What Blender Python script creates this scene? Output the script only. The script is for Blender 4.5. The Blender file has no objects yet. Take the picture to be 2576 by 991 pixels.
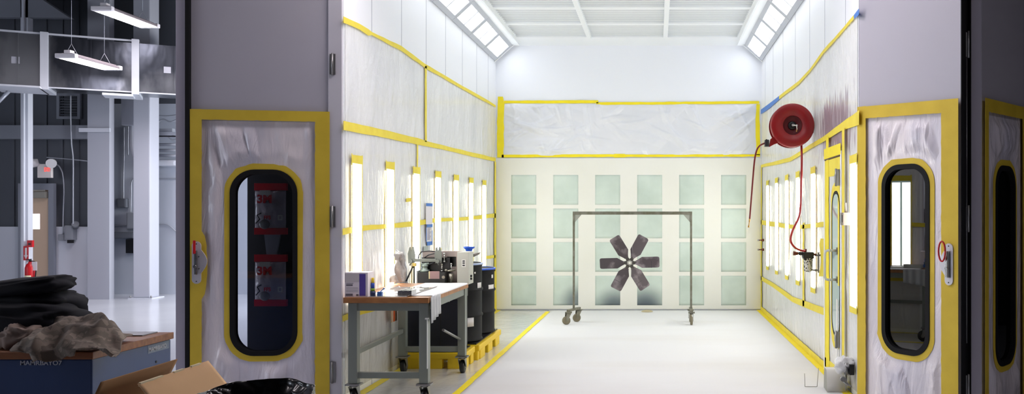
import bpy, bmesh, math, random
from mathutils import Vector, Matrix, noise, Euler
random.seed(7)
PI = math.pi
F, CX, CY, H = 2150.0, 1652.0, 538.0, 1.561
YB = 13.87; XL = -2.61; XR = 1.70; CEIL = 4.29; YF = 7.12
sc = bpy.context.scene
COL = sc.collection

# ------------------------------------------------------------ pixel -> world on real planes
def W(x, y, d): return Vector(((x-CX)*d/F, d, H+(CY-y)*d/F))
def onX(x, y, X): return W(x, y, X*F/(x-CX))
def onF(x, y, h=0.0): return W(x, y, (H-h)*F/(y-CY))

# ------------------------------------------------------------ materials
def lin(c):
    return tuple(((v/255)/12.92 if v/255 <= .04045 else ((v/255+.055)/1.055)**2.4) for v in c)
def rgba(c): return (*lin(c), 1)
MATS = {}
def mat(name, color, rough=.5, metal=0, emit=None, bump=None, var=None, coat=0, spec=None, stretch=None, detail=4):
    """bump=(scale,strength,dist)  var=(color2,scale,amount[,contrast])"""
    if name in MATS: return MATS[name]
    m = bpy.data.materials.new(name); m.use_nodes = True
    nt = m.node_tree; b = nt.nodes['Principled BSDF']
    b.inputs['Base Color'].default_value = rgba(color)
    b.inputs['Roughness'].default_value = rough
    b.inputs['Metallic'].default_value = metal
    if coat: b.inputs['Coat Weight'].default_value = coat
    if spec is not None: b.inputs['Specular IOR Level'].default_value = spec
    if emit:
        b.inputs['Emission Color'].default_value = rgba(emit[0]); b.inputs['Emission Strength'].default_value = emit[1]
    if bump or var:
        g = nt.nodes.new('ShaderNodeNewGeometry'); mp = nt.nodes.new('ShaderNodeMapping')
        nt.links.new(g.outputs['Position'], mp.inputs['Vector'])
        if stretch: mp.inputs['Scale'].default_value = stretch
    if var:
        n = nt.nodes.new('ShaderNodeTexNoise'); n.inputs['Scale'].default_value = var[1]; n.inputs['Detail'].default_value = 5
        nt.links.new(mp.outputs['Vector'], n.inputs['Vector'])
        r = nt.nodes.new('ShaderNodeValToRGB'); lo, hi = (.35, .68) if len(var) < 4 else var[3]
        r.color_ramp.elements[0].position = lo; r.color_ramp.elements[1].position = hi
        r.color_ramp.elements[0].color = rgba(color)
        c2 = lin(var[0]); c1 = lin(color)
        r.color_ramp.elements[1].color = (*[c1[i]*(1-var[2])+c2[i]*var[2] for i in range(3)], 1)
        nt.links.new(n.outputs['Fac'], r.inputs['Fac']); nt.links.new(r.outputs['Color'], b.inputs['Base Color'])
    if bump:
        n = nt.nodes.new('ShaderNodeTexNoise'); n.inputs['Scale'].default_value = bump[0]; n.inputs['Detail'].default_value = detail
        n.inputs['Distortion'].default_value = bump[3] if len(bump) > 3 else 0
        nt.links.new(mp.outputs['Vector'], n.inputs['Vector'])
        bp = nt.nodes.new('ShaderNodeBump'); bp.inputs['Strength'].default_value = bump[1]; bp.inputs['Distance'].default_value = bump[2]
        nt.links.new(n.outputs['Fac'], bp.inputs['Height']); nt.links.new(bp.outputs['Normal'], b.inputs['Normal'])
    MATS[name] = m
    return m
def glass(name, tint, refl=.10, rough=0.0):
    m = bpy.data.materials.new(name); m.use_nodes = True; nt = m.node_tree; nt.nodes.clear()
    o = nt.nodes.new('ShaderNodeOutputMaterial'); mx = nt.nodes.new('ShaderNodeMixShader')
    t = nt.nodes.new('ShaderNodeBsdfTransparent'); g = nt.nodes.new('ShaderNodeBsdfGlossy')
    fr = nt.nodes.new('ShaderNodeFresnel'); fr.inputs['IOR'].default_value = 1.5
    ad = nt.nodes.new('ShaderNodeMath'); ad.operation = 'ADD'; ad.use_clamp = True; ad.inputs[1].default_value = refl
    t.inputs['Color'].default_value = rgba(tint); g.inputs['Roughness'].default_value = rough
    nt.links.new(fr.outputs['Fac'], ad.inputs[0]); nt.links.new(ad.outputs[0], mx.inputs['Fac'])
    nt.links.new(t.outputs[0], mx.inputs[1]); nt.links.new(g.outputs[0], mx.inputs[2]); nt.links.new(mx.outputs[0], o.inputs['Surface'])
    return m

M_white   = mat('booth_enamel', (238,240,246), .35, bump=(2.2,.10,.01))
M_seam    = mat('panel_seam', (150,154,168), .7)
M_ceil    = mat('ceiling_enamel', (240,243,246), .5)
M_rib     = mat('ceiling_filter_media', (240,243,244), .9)
M_cream   = mat('exhaust_board', (231,230,222), .8, var=((223,222,210), 1.1, .6))
M_tape    = mat('yellow_tape', (236,218,66), .6, var=((226,200,40), 9, .6), bump=(60,.2,.002))
M_tape_b  = mat('yellow_tape_bright', (246,226,24), .6, var=((236,214,20), 9, .6), bump=(60,.2,.002))
M_dtape   = mat('yellow_crepe_tape', (226,196,58), .65, bump=(80,.25,.002), var=((206,176,44), 5, .6))
M_btape   = mat('blue_tape', (70,125,205), .6)
M_leaf    = mat('door_leaf_paint', (188,186,196), .42, bump=(350,.12,.001))
M_leafedge= mat('door_leaf_edge', (176,172,186), .5)
M_gasket  = mat('black_rubber', (16,16,19), .7, spec=.25)
M_dark    = mat('dark_post_paint', (44,44,50), .5)
M_steel   = mat('steel', (170,170,170), .3, 1.0)
M_chrome  = mat('chrome', (205,205,200), .15, 1.0)
M_zinc    = mat('zinc_plate', (150,150,150), .4, .8)
M_brass   = mat('brass', (190,150,80), .35, .9)
M_black   = mat('black_plastic', (20,20,23), .4)
M_red     = mat('reel_red', (150,22,26), .38, var=((120,14,20), 4, .6))
M_redd    = mat('reel_red_dark', (96,14,22), .5)
M_hose    = mat('red_hose', (168,30,34), .3)
M_redp    = mat('bright_red', (200,20,30), .4)
M_lamp    = mat('wall_tube_light', (255,255,255), .4, emit=((255,255,252), 12.0))
M_lampc   = mat('corner_tube_light', (255,255,255), .4, emit=((244,248,255), 5.0))
M_lampd   = mat('lamp_end_green', (205,232,222), .5, emit=((205,232,222), .8))
M_highbay = mat('high_bay_diffuser', (255,255,255), .4, emit=((255,244,250), 34.0))
M_hwhite  = mat('high_bay_body', (225,222,226), .5)
M_fglass  = glass('door_window_glass', (120,124,130), .06)
M_lglass  = glass('leaf_window_glass', (228,230,234), .0)
M_pglass  = glass('personnel_door_glass', (150,170,168), .10)

def film_mat(name, col, vcol, rough, stretch, stain=None, bs=(6,.4)):
    m = mat(name, col, rough, bump=(bs[0],bs[1],.03,1.2), var=(vcol, 1.6, .7), stretch=stretch, detail=6, coat=.25)
    if stain:
        nt = m.node_tree; b = nt.nodes['Principled BSDF']
        prev = b.inputs['Base Color'].links[0].from_socket
        g = nt.nodes.new('ShaderNodeNewGeometry')
        mp = nt.nodes.new('ShaderNodeMapping'); mp.inputs['Scale'].default_value = (1, 14, 1.6)
        nt.links.new(g.outputs['Position'], mp.inputs['Vector'])
        n = nt.nodes.new('ShaderNodeTexNoise'); n.inputs['Scale'].default_value = 1.6; n.inputs['Detail'].default_value = 6
        nt.links.new(mp.outputs['Vector'], n.inputs['Vector'])
        cy, cz, ry, rz = stain
        sx = nt.nodes.new('ShaderNodeSeparateXYZ'); nt.links.new(g.outputs['Position'], sx.inputs[0])
        def mth(op, a, bb, clamp=False):
            q = nt.nodes.new('ShaderNodeMath'); q.operation = op; q.use_clamp = clamp
            for i, v in enumerate((a, bb)):
                if isinstance(v, (int, float)): q.inputs[i].default_value = v
                elif v is not None: nt.links.new(v, q.inputs[i])
            return q.outputs[0]
        dy = mth('ABSOLUTE', mth('DIVIDE', mth('SUBTRACT', sx.outputs['Y'], cy), ry), None)
        dz = mth('ABSOLUTE', mth('DIVIDE', mth('SUBTRACT', sx.outputs['Z'], cz), rz), None)
        d = mth('MAXIMUM', dy, dz)
        v = mth('SUBTRACT', 1.0, d)
        v = mth('ADD', v, mth('MULTIPLY', mth('SUBTRACT', n.outputs['Fac'], .5), 1.9))
        v = mth('MULTIPLY', v, 3.0, True)
        mx = nt.nodes.new('ShaderNodeMix'); mx.data_type = 'RGBA'
        nt.links.new(v, mx.inputs['Factor']); nt.links.new(prev, mx.inputs['A']); mx.inputs['B'].default_value = rgba((160,144,154))
        nt.links.new(mx.outputs['Result'], b.inputs['Base Color'])
    return m
M_filmL = film_mat('clear_film_left', (230,231,232), (208,210,215), .24, (1,1.3,.45), bs=(5,.75))
M_filmR = film_mat('clear_film_right', (230,230,229), (214,215,216), 0.24, (1,1.3,.4), bs=(5,.75), stain=(8.15,2.40,.75,.30))
M_filmB = film_mat('clear_film_back', (228,229,234), (218,220,226), .26, (1,1,1), bs=(3,.15))
M_filmD = film_mat('door_film', (244,236,238), (204,204,222), .26, (2.0,2.0,.45), bs=(4,.9))  # vertical fold shading of the draped film is put into its two tones
M_filmF = film_mat('floor_film', (212,213,210), (190,193,193), .12, (1,.7,1), bs=(5,.25))

# ------------------------------------------------------------ mesh builder
class MB:
    def __init__(s): s.bm = bmesh.new(); s.mi = 0
    def _f(s, fs):
        for f in fs: f.material_index = s.mi
    def face(s, pts):
        f = s.bm.faces.new([s.bm.verts.new(p) for p in pts]); f.material_index = s.mi; return f
    def box(s, lo, hi, rot=None, about=None, bev=0):
        lo = Vector(lo); hi = Vector(hi); c = (lo+hi)/2
        g = bmesh.ops.create_cube(s.bm, size=1)
        vs = g['verts']
        for v in vs: v.co = Vector((v.co[i]*(hi[i]-lo[i]) for i in range(3)))+c
        if rot is not None:
            p = Vector(about) if about is not None else c
            R = rot.to_matrix() if isinstance(rot, Euler) else rot
            for v in vs: v.co = p + R @ (v.co-p)
        fs = {f for v in vs for f in v.link_faces}; s._f(fs)
        if bev:
            es = list({e for v in vs for e in v.link_edges})
            r = bmesh.ops.bevel(s.bm, geom=es, offset=bev, segments=2, affect='EDGES', profile=.6)
            s._f(r['faces'])
        return s
    def cyl(s, a, b, r, r2=None, n=16, cap=True):
        a = Vector(a); b = Vector(b); r2 = r if r2 is None else r2
        d = (b-a).normalized(); q = d.to_track_quat('Z', 'Y').to_matrix()
        ra = [s.bm.verts.new(a+q@Vector((r*math.cos(2*PI*i/n), r*math.sin(2*PI*i/n), 0))) for i in range(n)]
        rb = [s.bm.verts.new(b+q@Vector((r2*math.cos(2*PI*i/n), r2*math.sin(2*PI*i/n), 0))) for i in range(n)]
        for i in range(n):
            f = s.bm.faces.new((ra[i], ra[(i+1)%n], rb[(i+1)%n], rb[i])); f.material_index = s.mi; f.smooth = True
        if cap:
            s._f([s.bm.faces.new(ra[::-1]), s.bm.faces.new(rb)])
        return s
    def tube(s, pts, r, n=10):
        pts = [Vector(p) for p in pts]; rings = []
        up = Vector((0,0,1)); prev = None
        for i, p in enumerate(pts):
            t = (pts[min(i+1, len(pts)-1)]-pts[max(i-1, 0)]).normalized()
            if prev is None:
                x = t.cross(up); x = x.normalized() if x.length > .05 else t.cross(Vector((1,0,0))).normalized()
            else:
                x = (prev - t*prev.dot(t)).normalized()
            prev = x; y = t.cross(x); rr = r[i] if isinstance(r, (list, tuple)) else r
            rings.append([s.bm.verts.new(p+x*rr*math.cos(2*PI*k/n)+y*rr*math.sin(2*PI*k/n)) for k in range(n)])
        for i in range(len(rings)-1):
            for k in range(n):
                f = s.bm.faces.new((rings[i][k], rings[i][(k+1)%n], rings[i+1][(k+1)%n], rings[i+1][k])); f.material_index = s.mi; f.smooth = True
        s._f([s.bm.faces.new(rings[0][::-1]), s.bm.faces.new(rings[-1])])
        return s
    def lathe(s, prof, c=(0,0,0), axis='Z', n=32, M=None):
        c = Vector(c); rings = []
        for (r, h) in prof:
            ring = []
            for i in range(n):
                a = 2*PI*i/n; x, y = r*math.cos(a), r*math.sin(a)
                p = {'Z': Vector((x,y,h)), 'Y': Vector((x,h,y)), 'X': Vector((h,x,y))}[axis]
                if M is not None: p = M@p
                ring.append(s.bm.verts.new(c+p))
            rings.append(ring)
        for i in range(len(rings)-1):
            for k in range(n):
                try:
                    f = s.bm.faces.new((rings[i][k], rings[i][(k+1)%n], rings[i+1][(k+1)%n], rings[i+1][k])); f.material_index = s.mi; f.smooth = True
                except ValueError: pass
        return s
    def shape(s, loops, origin=(0,0,0), u=(1,0,0), v=(0,0,1), th=.01, nrm=None):
        """planar outline with holes, extruded by th along nrm (u x v by default)"""
        o = Vector(origin); u = Vector(u); v = Vector(v); nn = Vector(nrm) if nrm is not None else u.cross(v)
        t = bmesh.new(); es = []
        for lp in loops:
            vs = [t.verts.new(o+u*p[0]+v*p[1]) for p in lp]
            for i in range(len(vs)): es.append(t.edges.new((vs[i], vs[(i+1)%len(vs)])))
        bmesh.ops.triangle_fill(t, use_beauty=True, use_dissolve=False, edges=es)
        if th:
            r = bmesh.ops.extrude_face_region(t, geom=list(t.faces))
            bmesh.ops.translate(t, verts=[e for e in r['geom'] if isinstance(e, bmesh.types.BMVert)], vec=nn.normalized()*th)
        bmesh.ops.recalc_face_normals(t, faces=t.faces)
        s.merge(t); return s
    def merge(s, t):
        mp = {v: s.bm.verts.new(v.co) for v in t.verts}
        for f in t.faces:
            try:
                g = s.bm.faces.new([mp[v] for v in f.verts]); g.material_index = s.mi; g.smooth = f.smooth
            except ValueError: pass
        t.free()
    def grid(s, fn, nu, nv, keep=None, smooth=True):
        vs = [[s.bm.verts.new(fn(i/nu, j/nv)) for i in range(nu+1)] for j in range(nv+1)]
        for j in range(nv):
            for i in range(nu):
                if keep and not keep((i+.5)/nu, (j+.5)/nv): continue
                f = s.bm.faces.new((vs[j][i], vs[j][i+1], vs[j+1][i+1], vs[j+1][i])); f.material_index = s.mi; f.smooth = smooth
        for v in [v for v in s.bm.verts if not v.link_faces]: s.bm.verts.remove(v)
        return s
    def sphere(s, c, r, sc_=(1,1,1), n=16, disp=None):
        g = bmesh.ops.create_uvsphere(s.bm, u_segments=n*2, v_segments=n, radius=1)
        for v in g['verts']:
            p = v.co.copy(); k = 1 if disp is None else disp(p)
            v.co = Vector(c)+Vector((p.x*r*sc_[0]*k, p.y*r*sc_[1]*k, p.z*r*sc_[2]*k))
        for f in {f for v in g['verts'] for f in v.link_faces}: f.material_index = s.mi; f.smooth = True
        return s
    def build(s, name, m, parent=None, sol=0, recalc=True, loc=None, rot=None):
        me = bpy.data.meshes.new(name)
        if recalc: bmesh.ops.recalc_face_normals(s.bm, faces=s.bm.faces)
        s.bm.to_mesh(me); s.bm.free()
        for k in (m if isinstance(m, (list, tuple)) else [m]): me.materials.append(k)
        o = bpy.data.objects.new(name, me); COL.objects.link(o)
        if parent is not None: o.parent = parent
        if loc is not None: o.location = loc
        if rot is not None: o.rotation_euler = rot
        if sol:
            md = o.modifiers.new('thickness', 'SOLIDIFY'); md.thickness = sol; md.offset = 0
        return o
def recenter(o, at):
    """put a world-built mesh's origin at 'at'"""
    at = Vector(at); o.data.transform(Matrix.Translation(-at)); o.location = at; return o
def tag(o, label, cat, group=None):
    o['label'] = label; o['category'] = cat
    if group: o['group'] = group
    return o
def struct(o, label=None, cat=None):
    o['kind'] = 'structure'
    if label: o['label'] = label
    if cat: o['category'] = cat
    return o
def thing(name, label, cat, loc=(0,0,0), rz=0, group=None):
    o = bpy.data.objects.new(name, None); COL.objects.link(o); o.location = loc; o.rotation_euler = (0,0,rz); o.empty_display_size = .1
    return tag(o, label, cat, group)
def box(name, lo, hi, m, parent=None, bev=0, rot=None, about=None):
    return MB().box(lo, hi, rot, about, bev).build(name, m, parent)
def copy_tree(o, parent=None):
    c = o.copy(); COL.objects.link(c); c.parent = parent
    for ch in list(o.children): copy_tree(ch, c)
    return c
def rrect(x0, x1, z0, z1, r, n=8):
    p = []
    for cx, cz, a in ((x1-r, z1-r, 0), (x0+r, z1-r, PI/2), (x0+r, z0+r, PI), (x1-r, z0+r, 1.5*PI)):
        for i in range(n+1): t = a+PI/2*i/n; p.append((cx+r*math.cos(t), cz+r*math.sin(t)))
    return p
def rect(x0, x1, z0, z1): return [(x0,z0),(x1,z0),(x1,z1),(x0,z1)]
def text(s, size, m, parent, loc, rot=(PI/2,0,0), name='lettering', ex=.0008, bold=0, sx=1, align='LEFT'):
    c = bpy.data.curves.new('t', 'FONT'); c.body = s; c.size = size; c.extrude = ex; c.offset = bold; c.align_x = align
    t = bpy.data.objects.new('t', c); COL.objects.link(t); bpy.context.view_layer.update()
    me = bpy.data.meshes.new_from_object(t.evaluated_get(bpy.context.evaluated_depsgraph_get()))
    bpy.data.objects.remove(t); me.materials.clear(); me.materials.append(m)
    o = bpy.data.objects.new(name, me); COL.objects.link(o); o.parent = parent; o.location = loc; o.rotation_euler = rot; o.scale = (sx,1,1)
    return o
def jag(a, i, amp): return a + amp*noise.noise(Vector((i*3.17+a*.37, a*.013, i*.71)))
def dens(pts, step):
    out = []
    for k in range(len(pts)-1):
        a, b = pts[k], pts[k+1]; n = max(1, int(max(abs(a[0]-b[0]), abs(a[1]-b[1]))/step))
        for i in range(n): out.append(tuple(a[j]+(b[j]-a[j])*i/n for j in range(len(a))))
    out.append(pts[-1]); return out
tape_n = [0]
def tape_h(pts, proj, label, m=M_tape, step=14, amp=1.6, name='masking_tape', parent=None, off=None, cat='tape', th=.0015):
    """pts: (x, ytop, ybottom) traced on a wall plane; ragged torn edges"""
    pts = dens(pts, step); b = MB(); tape_n[0] += 1; k = tape_n[0]*50
    top = [proj(p[0], jag(p[1], k+i, amp)) for i, p in enumerate(pts)]
    bot = [proj(p[0], jag(p[2], k+i+23, amp)) for i, p in enumerate(pts)]
    for i in range(len(pts)-1): b.face((bot[i], bot[i+1], top[i+1], top[i]))
    bmesh.ops.remove_doubles(b.bm, verts=b.bm.verts, dist=1e-5)
    o = b.build(name, m, parent, sol=th)
    if parent is None:
        recenter(o, (top[0]+bot[-1])/2); tag(o, label, cat)
    return o
def tape_v(pts, proj, label, **k):
    """pts: (y, xleft, xright)"""
    pr = lambda a, bb: proj(bb, a)
    return tape_h(pts, pr, label, **k)

PL = lambda x, y: onX(x, y, XL+.016)
PR = lambda x, y: onX(x, y, XR-.016)
PB = lambda x, y: W(x, y, YB-.016)

# ------------------------------------------------------------ camera
cam = bpy.data.cameras.new('camera'); co = bpy.data.objects.new('camera', cam); COL.objects.link(co)
cam.sensor_width = 36; cam.sensor_fit = 'HORIZONTAL'; cam.lens = 36*F/2576
cam.shift_x = -(CX-1288)/2576; cam.shift_y = (CY-495.5)/2576
co.location = (0,0,H); co.rotation_euler = (PI/2,0,0); cam.clip_end = 200
sc.camera = co

# ============================================================ BOOTH SHELL
def booth():
    # left and right walls, panel seams every 0.92 m
    for side, X, s in (('left', XL, -1), ('right', XR, 1)):
        b = MB(); lo, hi = sorted((X, X+s*.10))
        if side == 'left': b.box((lo,YF,0),(hi,YB+.1,CEIL+.1))
        else: b.box((lo,YF+.07,0),(hi,YB+.1,CEIL+.1))
        b.mi = 1
        seams = [5611/(CX-x) for x in (935,1010,1072,1121,1163,1199,1228)] if side == 'left' else [3655/(x-CX) for x in (2127,2075,2037,2001,1970,1945,1925)]
        for y in seams:
            a = sorted((X, X-s*.0015)); b.box((a[0],y-.0035,0),(a[1],y+.0035,CEIL))
        struct(b.build('wall_'+side, [M_white, M_seam]), 'white enamelled panel wall on the %s side of the spray booth' % side, 'wall')
    # back wall
    b = MB(); b.box((XL-.1,YB,0),(XR+.1,YB+.1,CEIL+.1))
    struct(b.build('wall_back', [M_white]), 'plain white back wall of the spray booth above the masked strip', 'wall')
    # exhaust filter board with openings
    z0, z1 = 0.02, W(0,398,YB).z
    holes = []
    for c in range(6):
        for r in range(4):
            x0 = W(1286+105.6*c,0,YB-.03).x; x1 = W(1349+105.6*c,0,YB-.03).x
            t = W(0,440+84.5*r,YB-.03).z; bb = W(0,515+84.3*r,YB-.03).z
            holes.append((x0,x1,bb,t,r,c))
    xa, xb = XL+.002, XR-.002
    b = MB(); b.shape([rect(xa,xb,z0,z1)]+[rect(*h[:4]) for h in holes], origin=(0,YB-.03,0), th=.026, nrm=(0,1,0))
    struct(b.build('wall_back_lower', M_cream), 'cream exhaust board around the filter openings of the back wall', 'wall')
    # filters
    fm = bpy.data.materials.new('green_filter_media'); fm.use_nodes = True; nt = fm.node_tree; p = nt.nodes['Principled BSDF']
    p.inputs['Roughness'].default_value = .95
    g = nt.nodes.new('ShaderNodeNewGeometry'); n = nt.nodes.new('ShaderNodeTexNoise'); n.inputs['Scale'].default_value = 2.2; n.inputs['Detail'].default_value = 7
    nt.links.new(g.outputs['Position'], n.inputs['Vector'])
    r = nt.nodes.new('ShaderNodeValToRGB'); r.color_ramp.elements[0].color = rgba((206,218,208)); r.color_ramp.elements[1].color = rgba((184,198,187))
    r.color_ramp.elements[0].position = .3; r.color_ramp.elements[1].position = .75
    nt.links.new(n.outputs['Fac'], r.inputs['Fac'])
    # black paint overspray on the lowest filters, centred behind where parts get sprayed
    prev = r.outputs['Color']
    for (cx_, cz_, rad, amt) in ((-1.28,.12,.36,.75),(-.68,.03,.42,.9),(-.18,.03,.46,.95)):
        d = nt.nodes.new('ShaderNodeVectorMath'); d.operation = 'DISTANCE'; d.inputs[1].default_value = (cx_,YB-.01,cz_)
        nt.links.new(g.outputs['Position'], d.inputs[0])
        mr = nt.nodes.new('ShaderNodeMapRange'); mr.inputs['From Min'].default_value = rad; mr.inputs['From Max'].default_value = .08
        mr.inputs['To Min'].default_value = 0; mr.inputs['To Max'].default_value = amt; mr.interpolation_type = 'SMOOTHSTEP'
        nt.links.new(d.outputs['Value'], mr.inputs['Value'])
        mx = nt.nodes.new('ShaderNodeMix'); mx.data_type = 'RGBA'
        nt.links.new(mr.outputs['Result'], mx.inputs['Factor']); nt.links.new(prev, mx.inputs['A']); mx.inputs['B'].default_value = rgba((84,94,104))
        prev = mx.outputs['Result']
    nt.links.new(prev, p.inputs['Base Color'])
    rows = ['top row','second row from the top','third row from the top','bottom row']; cols = ['leftmost','second','third','fourth','fifth','rightmost']
    for (x0,x1,zb,zt,rr,cc) in holes:
        f = MB(); e = -.0005
        f.grid(lambda u,v: Vector((x0-e+(x1-x0+2*e)*u, YB-.0287-.0008*noise.noise(Vector((u*9+cc*7,v*9+rr*5,1))), zb-e+(zt-zb+2*e)*v)), 12, 12)
        o = f.build('exhaust_filter', fm, sol=.002); recenter(o, ((x0+x1)/2,YB-.0287,(zb+zt)/2))
        st = ' with dark paint overspray' if rr == 3 and cc in (1,2,3) else ''
        tag(o, 'pale green square filter%s, %s column from the left, %s' % (st, cols[cc], rows[rr]) if cc not in (0,5) else 'pale green square filter, %s column, %s of back wall' % (cols[cc], rows[rr]), 'filter', 'green exhaust filters in the back wall')
    # ceiling with openings for three columns of filter panels
    xs = [-2.2,-1.04,.135,1.28]; rowy = [13.2-.955*i for i in range(7)]
    op = []
    for i in range(3):
        for y in rowy[:6]: op.append((xs[i]+.035, xs[i+1]-.035, y-.955+.11, y))
    b = MB(); b.shape([rect(XL,XR,YF+.02,YB)]+[rect(*o_) for o_ in op], origin=(0,0,CEIL), u=(1,0,0), v=(0,1,0), th=.03, nrm=(0,0,1))
    b.box((XL-.1,YF,CEIL+.12),(XR+.1,YB+.1,CEIL+.16))
    # sloped angle strips running along both sides of the filter grid and the back margin
    b.box((xs[0]-.03,YF+.1,CEIL-.03),(xs[0]-.0,YB-.67,CEIL+.001)); b.box((xs[3],YF+.1,CEIL-.03),(xs[3]+.03,YB-.67,CEIL+.001))
    b.box((xs[1]-.03,YF+.1,CEIL-.035),(xs[1]+.03,YB-.67,CEIL+.001)); b.box((xs[2]-.03,YF+.1,CEIL-.035),(xs[2]+.03,YB-.67,CEIL+.001))
    struct(b.build('ceiling', M_ceil), 'white enamelled ceiling of the spray booth', 'ceiling')
    cn = ['left','middle','right']; rn = ['nearest the back wall','second row from the back wall','third row from the back wall','fourth row from the back wall','fifth row from the back wall','sixth row from the back wall']
    for k, (x0,x1,y0,y1) in enumerate(op):
        f = MB(); nr = 8; pts = []
        for j in range(nr*4+1):
            yy = y0-.01+(y1-y0+.02)*j/(nr*4); ph = j % 4
            pts.append((yy, CEIL+.05+(-.026 if ph == 0 else .026 if ph == 2 else 0)))
        for j in range(len(pts)-1):
            f.face(((x0-.01,pts[j][0],pts[j][1]),(x1+.01,pts[j][0],pts[j][1]),(x1+.01,pts[j+1][0],pts[j+1][1]),(x0-.01,pts[j+1][0],pts[j+1][1])))
        f.mi = 1
        for j in range(1, 8): yy = y0+(y1-y0)*j/8; f.box((x0,yy-.004,CEIL+.006),(x1,yy+.004,CEIL+.010))
        o = f.build('ceiling_filter', [M_rib, mat('filter_wire', (206,210,214), .5)], sol=.002); recenter(o, ((x0+x1)/2,(y0+y1)/2,CEIL+.05))
        tag(o, 'ribbed white ceiling filter, %s column, %s' % (cn[k//6], rn[k%6]), 'filter', 'ribbed filters in the booth ceiling')
    # front header and jambs of the booth opening
    b = MB(); b.box((XL-.12,YF-.02,0),(XL-.005,YF+.03,CEIL+.2), bev=.004)
    struct(b.build('trim_1', mat('jamb_paint', (214,212,220), .4)), 'thin pale door jamb at the left edge of the booth opening', 'door jamb')
    b = MB(); b.box((XL-.1,YF-.02,4.15),(XR+.1,YF+.08,CEIL+.45))
    struct(b.build('trim_2', M_leaf), 'header above the booth opening', 'header')
booth()

def crease_set(seed, n, xr, zr, ang, ln, wd, h):
    rg = random.Random(seed); L = []
    for _ in range(n):
        a = rg.uniform(*ang); L.append((rg.uniform(*xr), rg.uniform(*zr), math.cos(a), math.sin(a), rg.uniform(*ln), rg.uniform(*wd), rg.uniform(*h), rg.uniform(-.35,.35)))
    return L
def creases(L, x, z):
    v = 0
    for (cx_, cz_, c, s_, ln, wd, h, bend) in L:
        dx, dz = x-cx_, z-cz_; t = (dx*c+dz*s_)/ln
        if abs(t) >= 1: continue
        d = (-dx*s_+dz*c-bend*ln*(t*t-.3)*.5)/wd
        if abs(d) > 3: continue
        v += h*math.exp(-d*d if d > 0 else -d*d*.12)*(1-t*t)**1.5
    return v
# ------------------------------------------------------------ masking film on the walls
def wr(a, b, k=0, amp=.006, fa=1.0, fb=1.0):
    v = 0
    for o in range(3):
        f = 1.7*(2.1**o); v += (1-abs(noise.noise(Vector((a*f*fa+k, b*f*fb, k*.37+o*9.1))))*2)**3/(1.6**o)
    return amp*v*.6
def wall_film(X, sgn, top, bot, y0, y1, label, m, k, hole=None, name='masking_film'):
    """sheet on a side wall between height curves top(y), bot(y)"""
    nu = max(6, int((y1-y0)/.035)); nv = 70
    L_ = crease_set(k, int(9*(y1-y0))+3, (y0,y1), (.3,2.9), (1.1,2.0), (.15,.5), (.010,.03), (.003,.010))
    def fn(u, v):
        y = y0+(y1-y0)*u; z = bot(y)+(top(y)-bot(y))*v
        e = min(1, u*12, (1-u)*12, v*12, (1-v)*12)
        return Vector((X+sgn*(.003+e*max(0, min(.013, wr(y, z, k, .006, 1.2, .45)*.6+creases(L_, y, z)))), y, z))
    kp = None
    if hole: kp = lambda u, v: not hole(y0+(y1-y0)*u, bot(y0+(y1-y0)*u)+(top(y0+(y1-y0)*u)-bot(y0+(y1-y0)*u))*v)
    o = MB().grid(fn, nu, nv, keep=kp).build(name, m, recalc=False); recenter(o, (X,(y0+y1)/2,(bot(y0)+top(y1))/2))
    return tag(o, label, 'masking film')
def curve_of(pts, X):
    q = sorted((onX(x,y,X).y, onX(x,y,X).z) for x, y in pts)
    def f(yy):
        if yy <= q[0][0]: return q[0][1]
        for a, b in zip(q, q[1:]):
            if yy <= b[0]: return a[1]+(b[1]-a[1])*(yy-a[0])/(b[0]-a[0]+1e-9)
        return q[-1][1]
    return f
LT = [(864,41,57),(905,60,74),(927,73,90),(935,80,88),(1010,116,128),(1068,160,170),(1126,194,203),(1179,225,233),(1247,264,271)]
LM = [(864,304,327),(960,325,345),(1050,347,364),(1075,355,368),(1130,370,380),(1247,397,407)]
L3 = [(862,575,591),(905,567,582),(963,565,575),(1034,557,570),(1092,549,559),(1173,546,554),(1247,537,547)]
cT = curve_of([(p[0],(p[1]+p[2])/2) for p in LT], XL); cM = curve_of([(p[0],(p[1]+p[2])/2) for p in LM], XL)
yv = onX(1071,250,XL).y; y1e = YB-.04
wall_film(XL, 1, cT, cM, YF+.03, yv, 'large clear masking film sheet, upper front part of the left booth wall', M_filmL, 1)
wall_film(XL, 1, cT, cM, yv, y1e, 'clear masking film sheet, upper rear part of the left booth wall near the corner', M_filmL, 2)
wall_film(XL, 1, cM, lambda y: .05, YF+.03, y1e, 'long clear masking film behind the lit tube strips and worktable on the left wall', M_filmL, 3)
RT = [(1914,276,288),(1960,241,250),(2010,203,212),(2038,172,181),(2072,125,135),(2110,82,92),(2148,38,48),(2161,21,36)]
RM = [(1914,415,422),(1987,396,407),(2038,364,375),(2072,343,356),(2114,311,330),(2161,278,314)]
R3 = [(1914,553,565),(1939,557,569),(2007,567,577),(2078,557,569)]
R4 = [(1912,693,704),(1944,711,722),(1994,746,760),(2019,755,771),(2079,777,796)]
dT = curve_of([(p[0],(p[1]+p[2])/2) for p in RT], XR); dM = curve_of([(p[0],(p[1]+p[2])/2) for p in RM], XR)
yd0, yd1 = onX(2121,0,XR).y, onX(2082,0,XR).y     # personnel door span
wall_film(XR, -1, dT, dM, YF+.1, y1e, 'clear masking film sheet behind the red hose reel, upper right booth wall', M_filmR, 5)
wall_film(XR, -1, dM, lambda y: .05, yd1+.05, y1e, 'clear masking film on the right booth wall beyond the narrow door', M_filmR, 6)
wall_film(XR, -1, dM, lambda y: .05, YF+.1, yd0-.05, 'narrow clear masking film between the narrow door and the right opening', M_filmR, 7)
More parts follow.
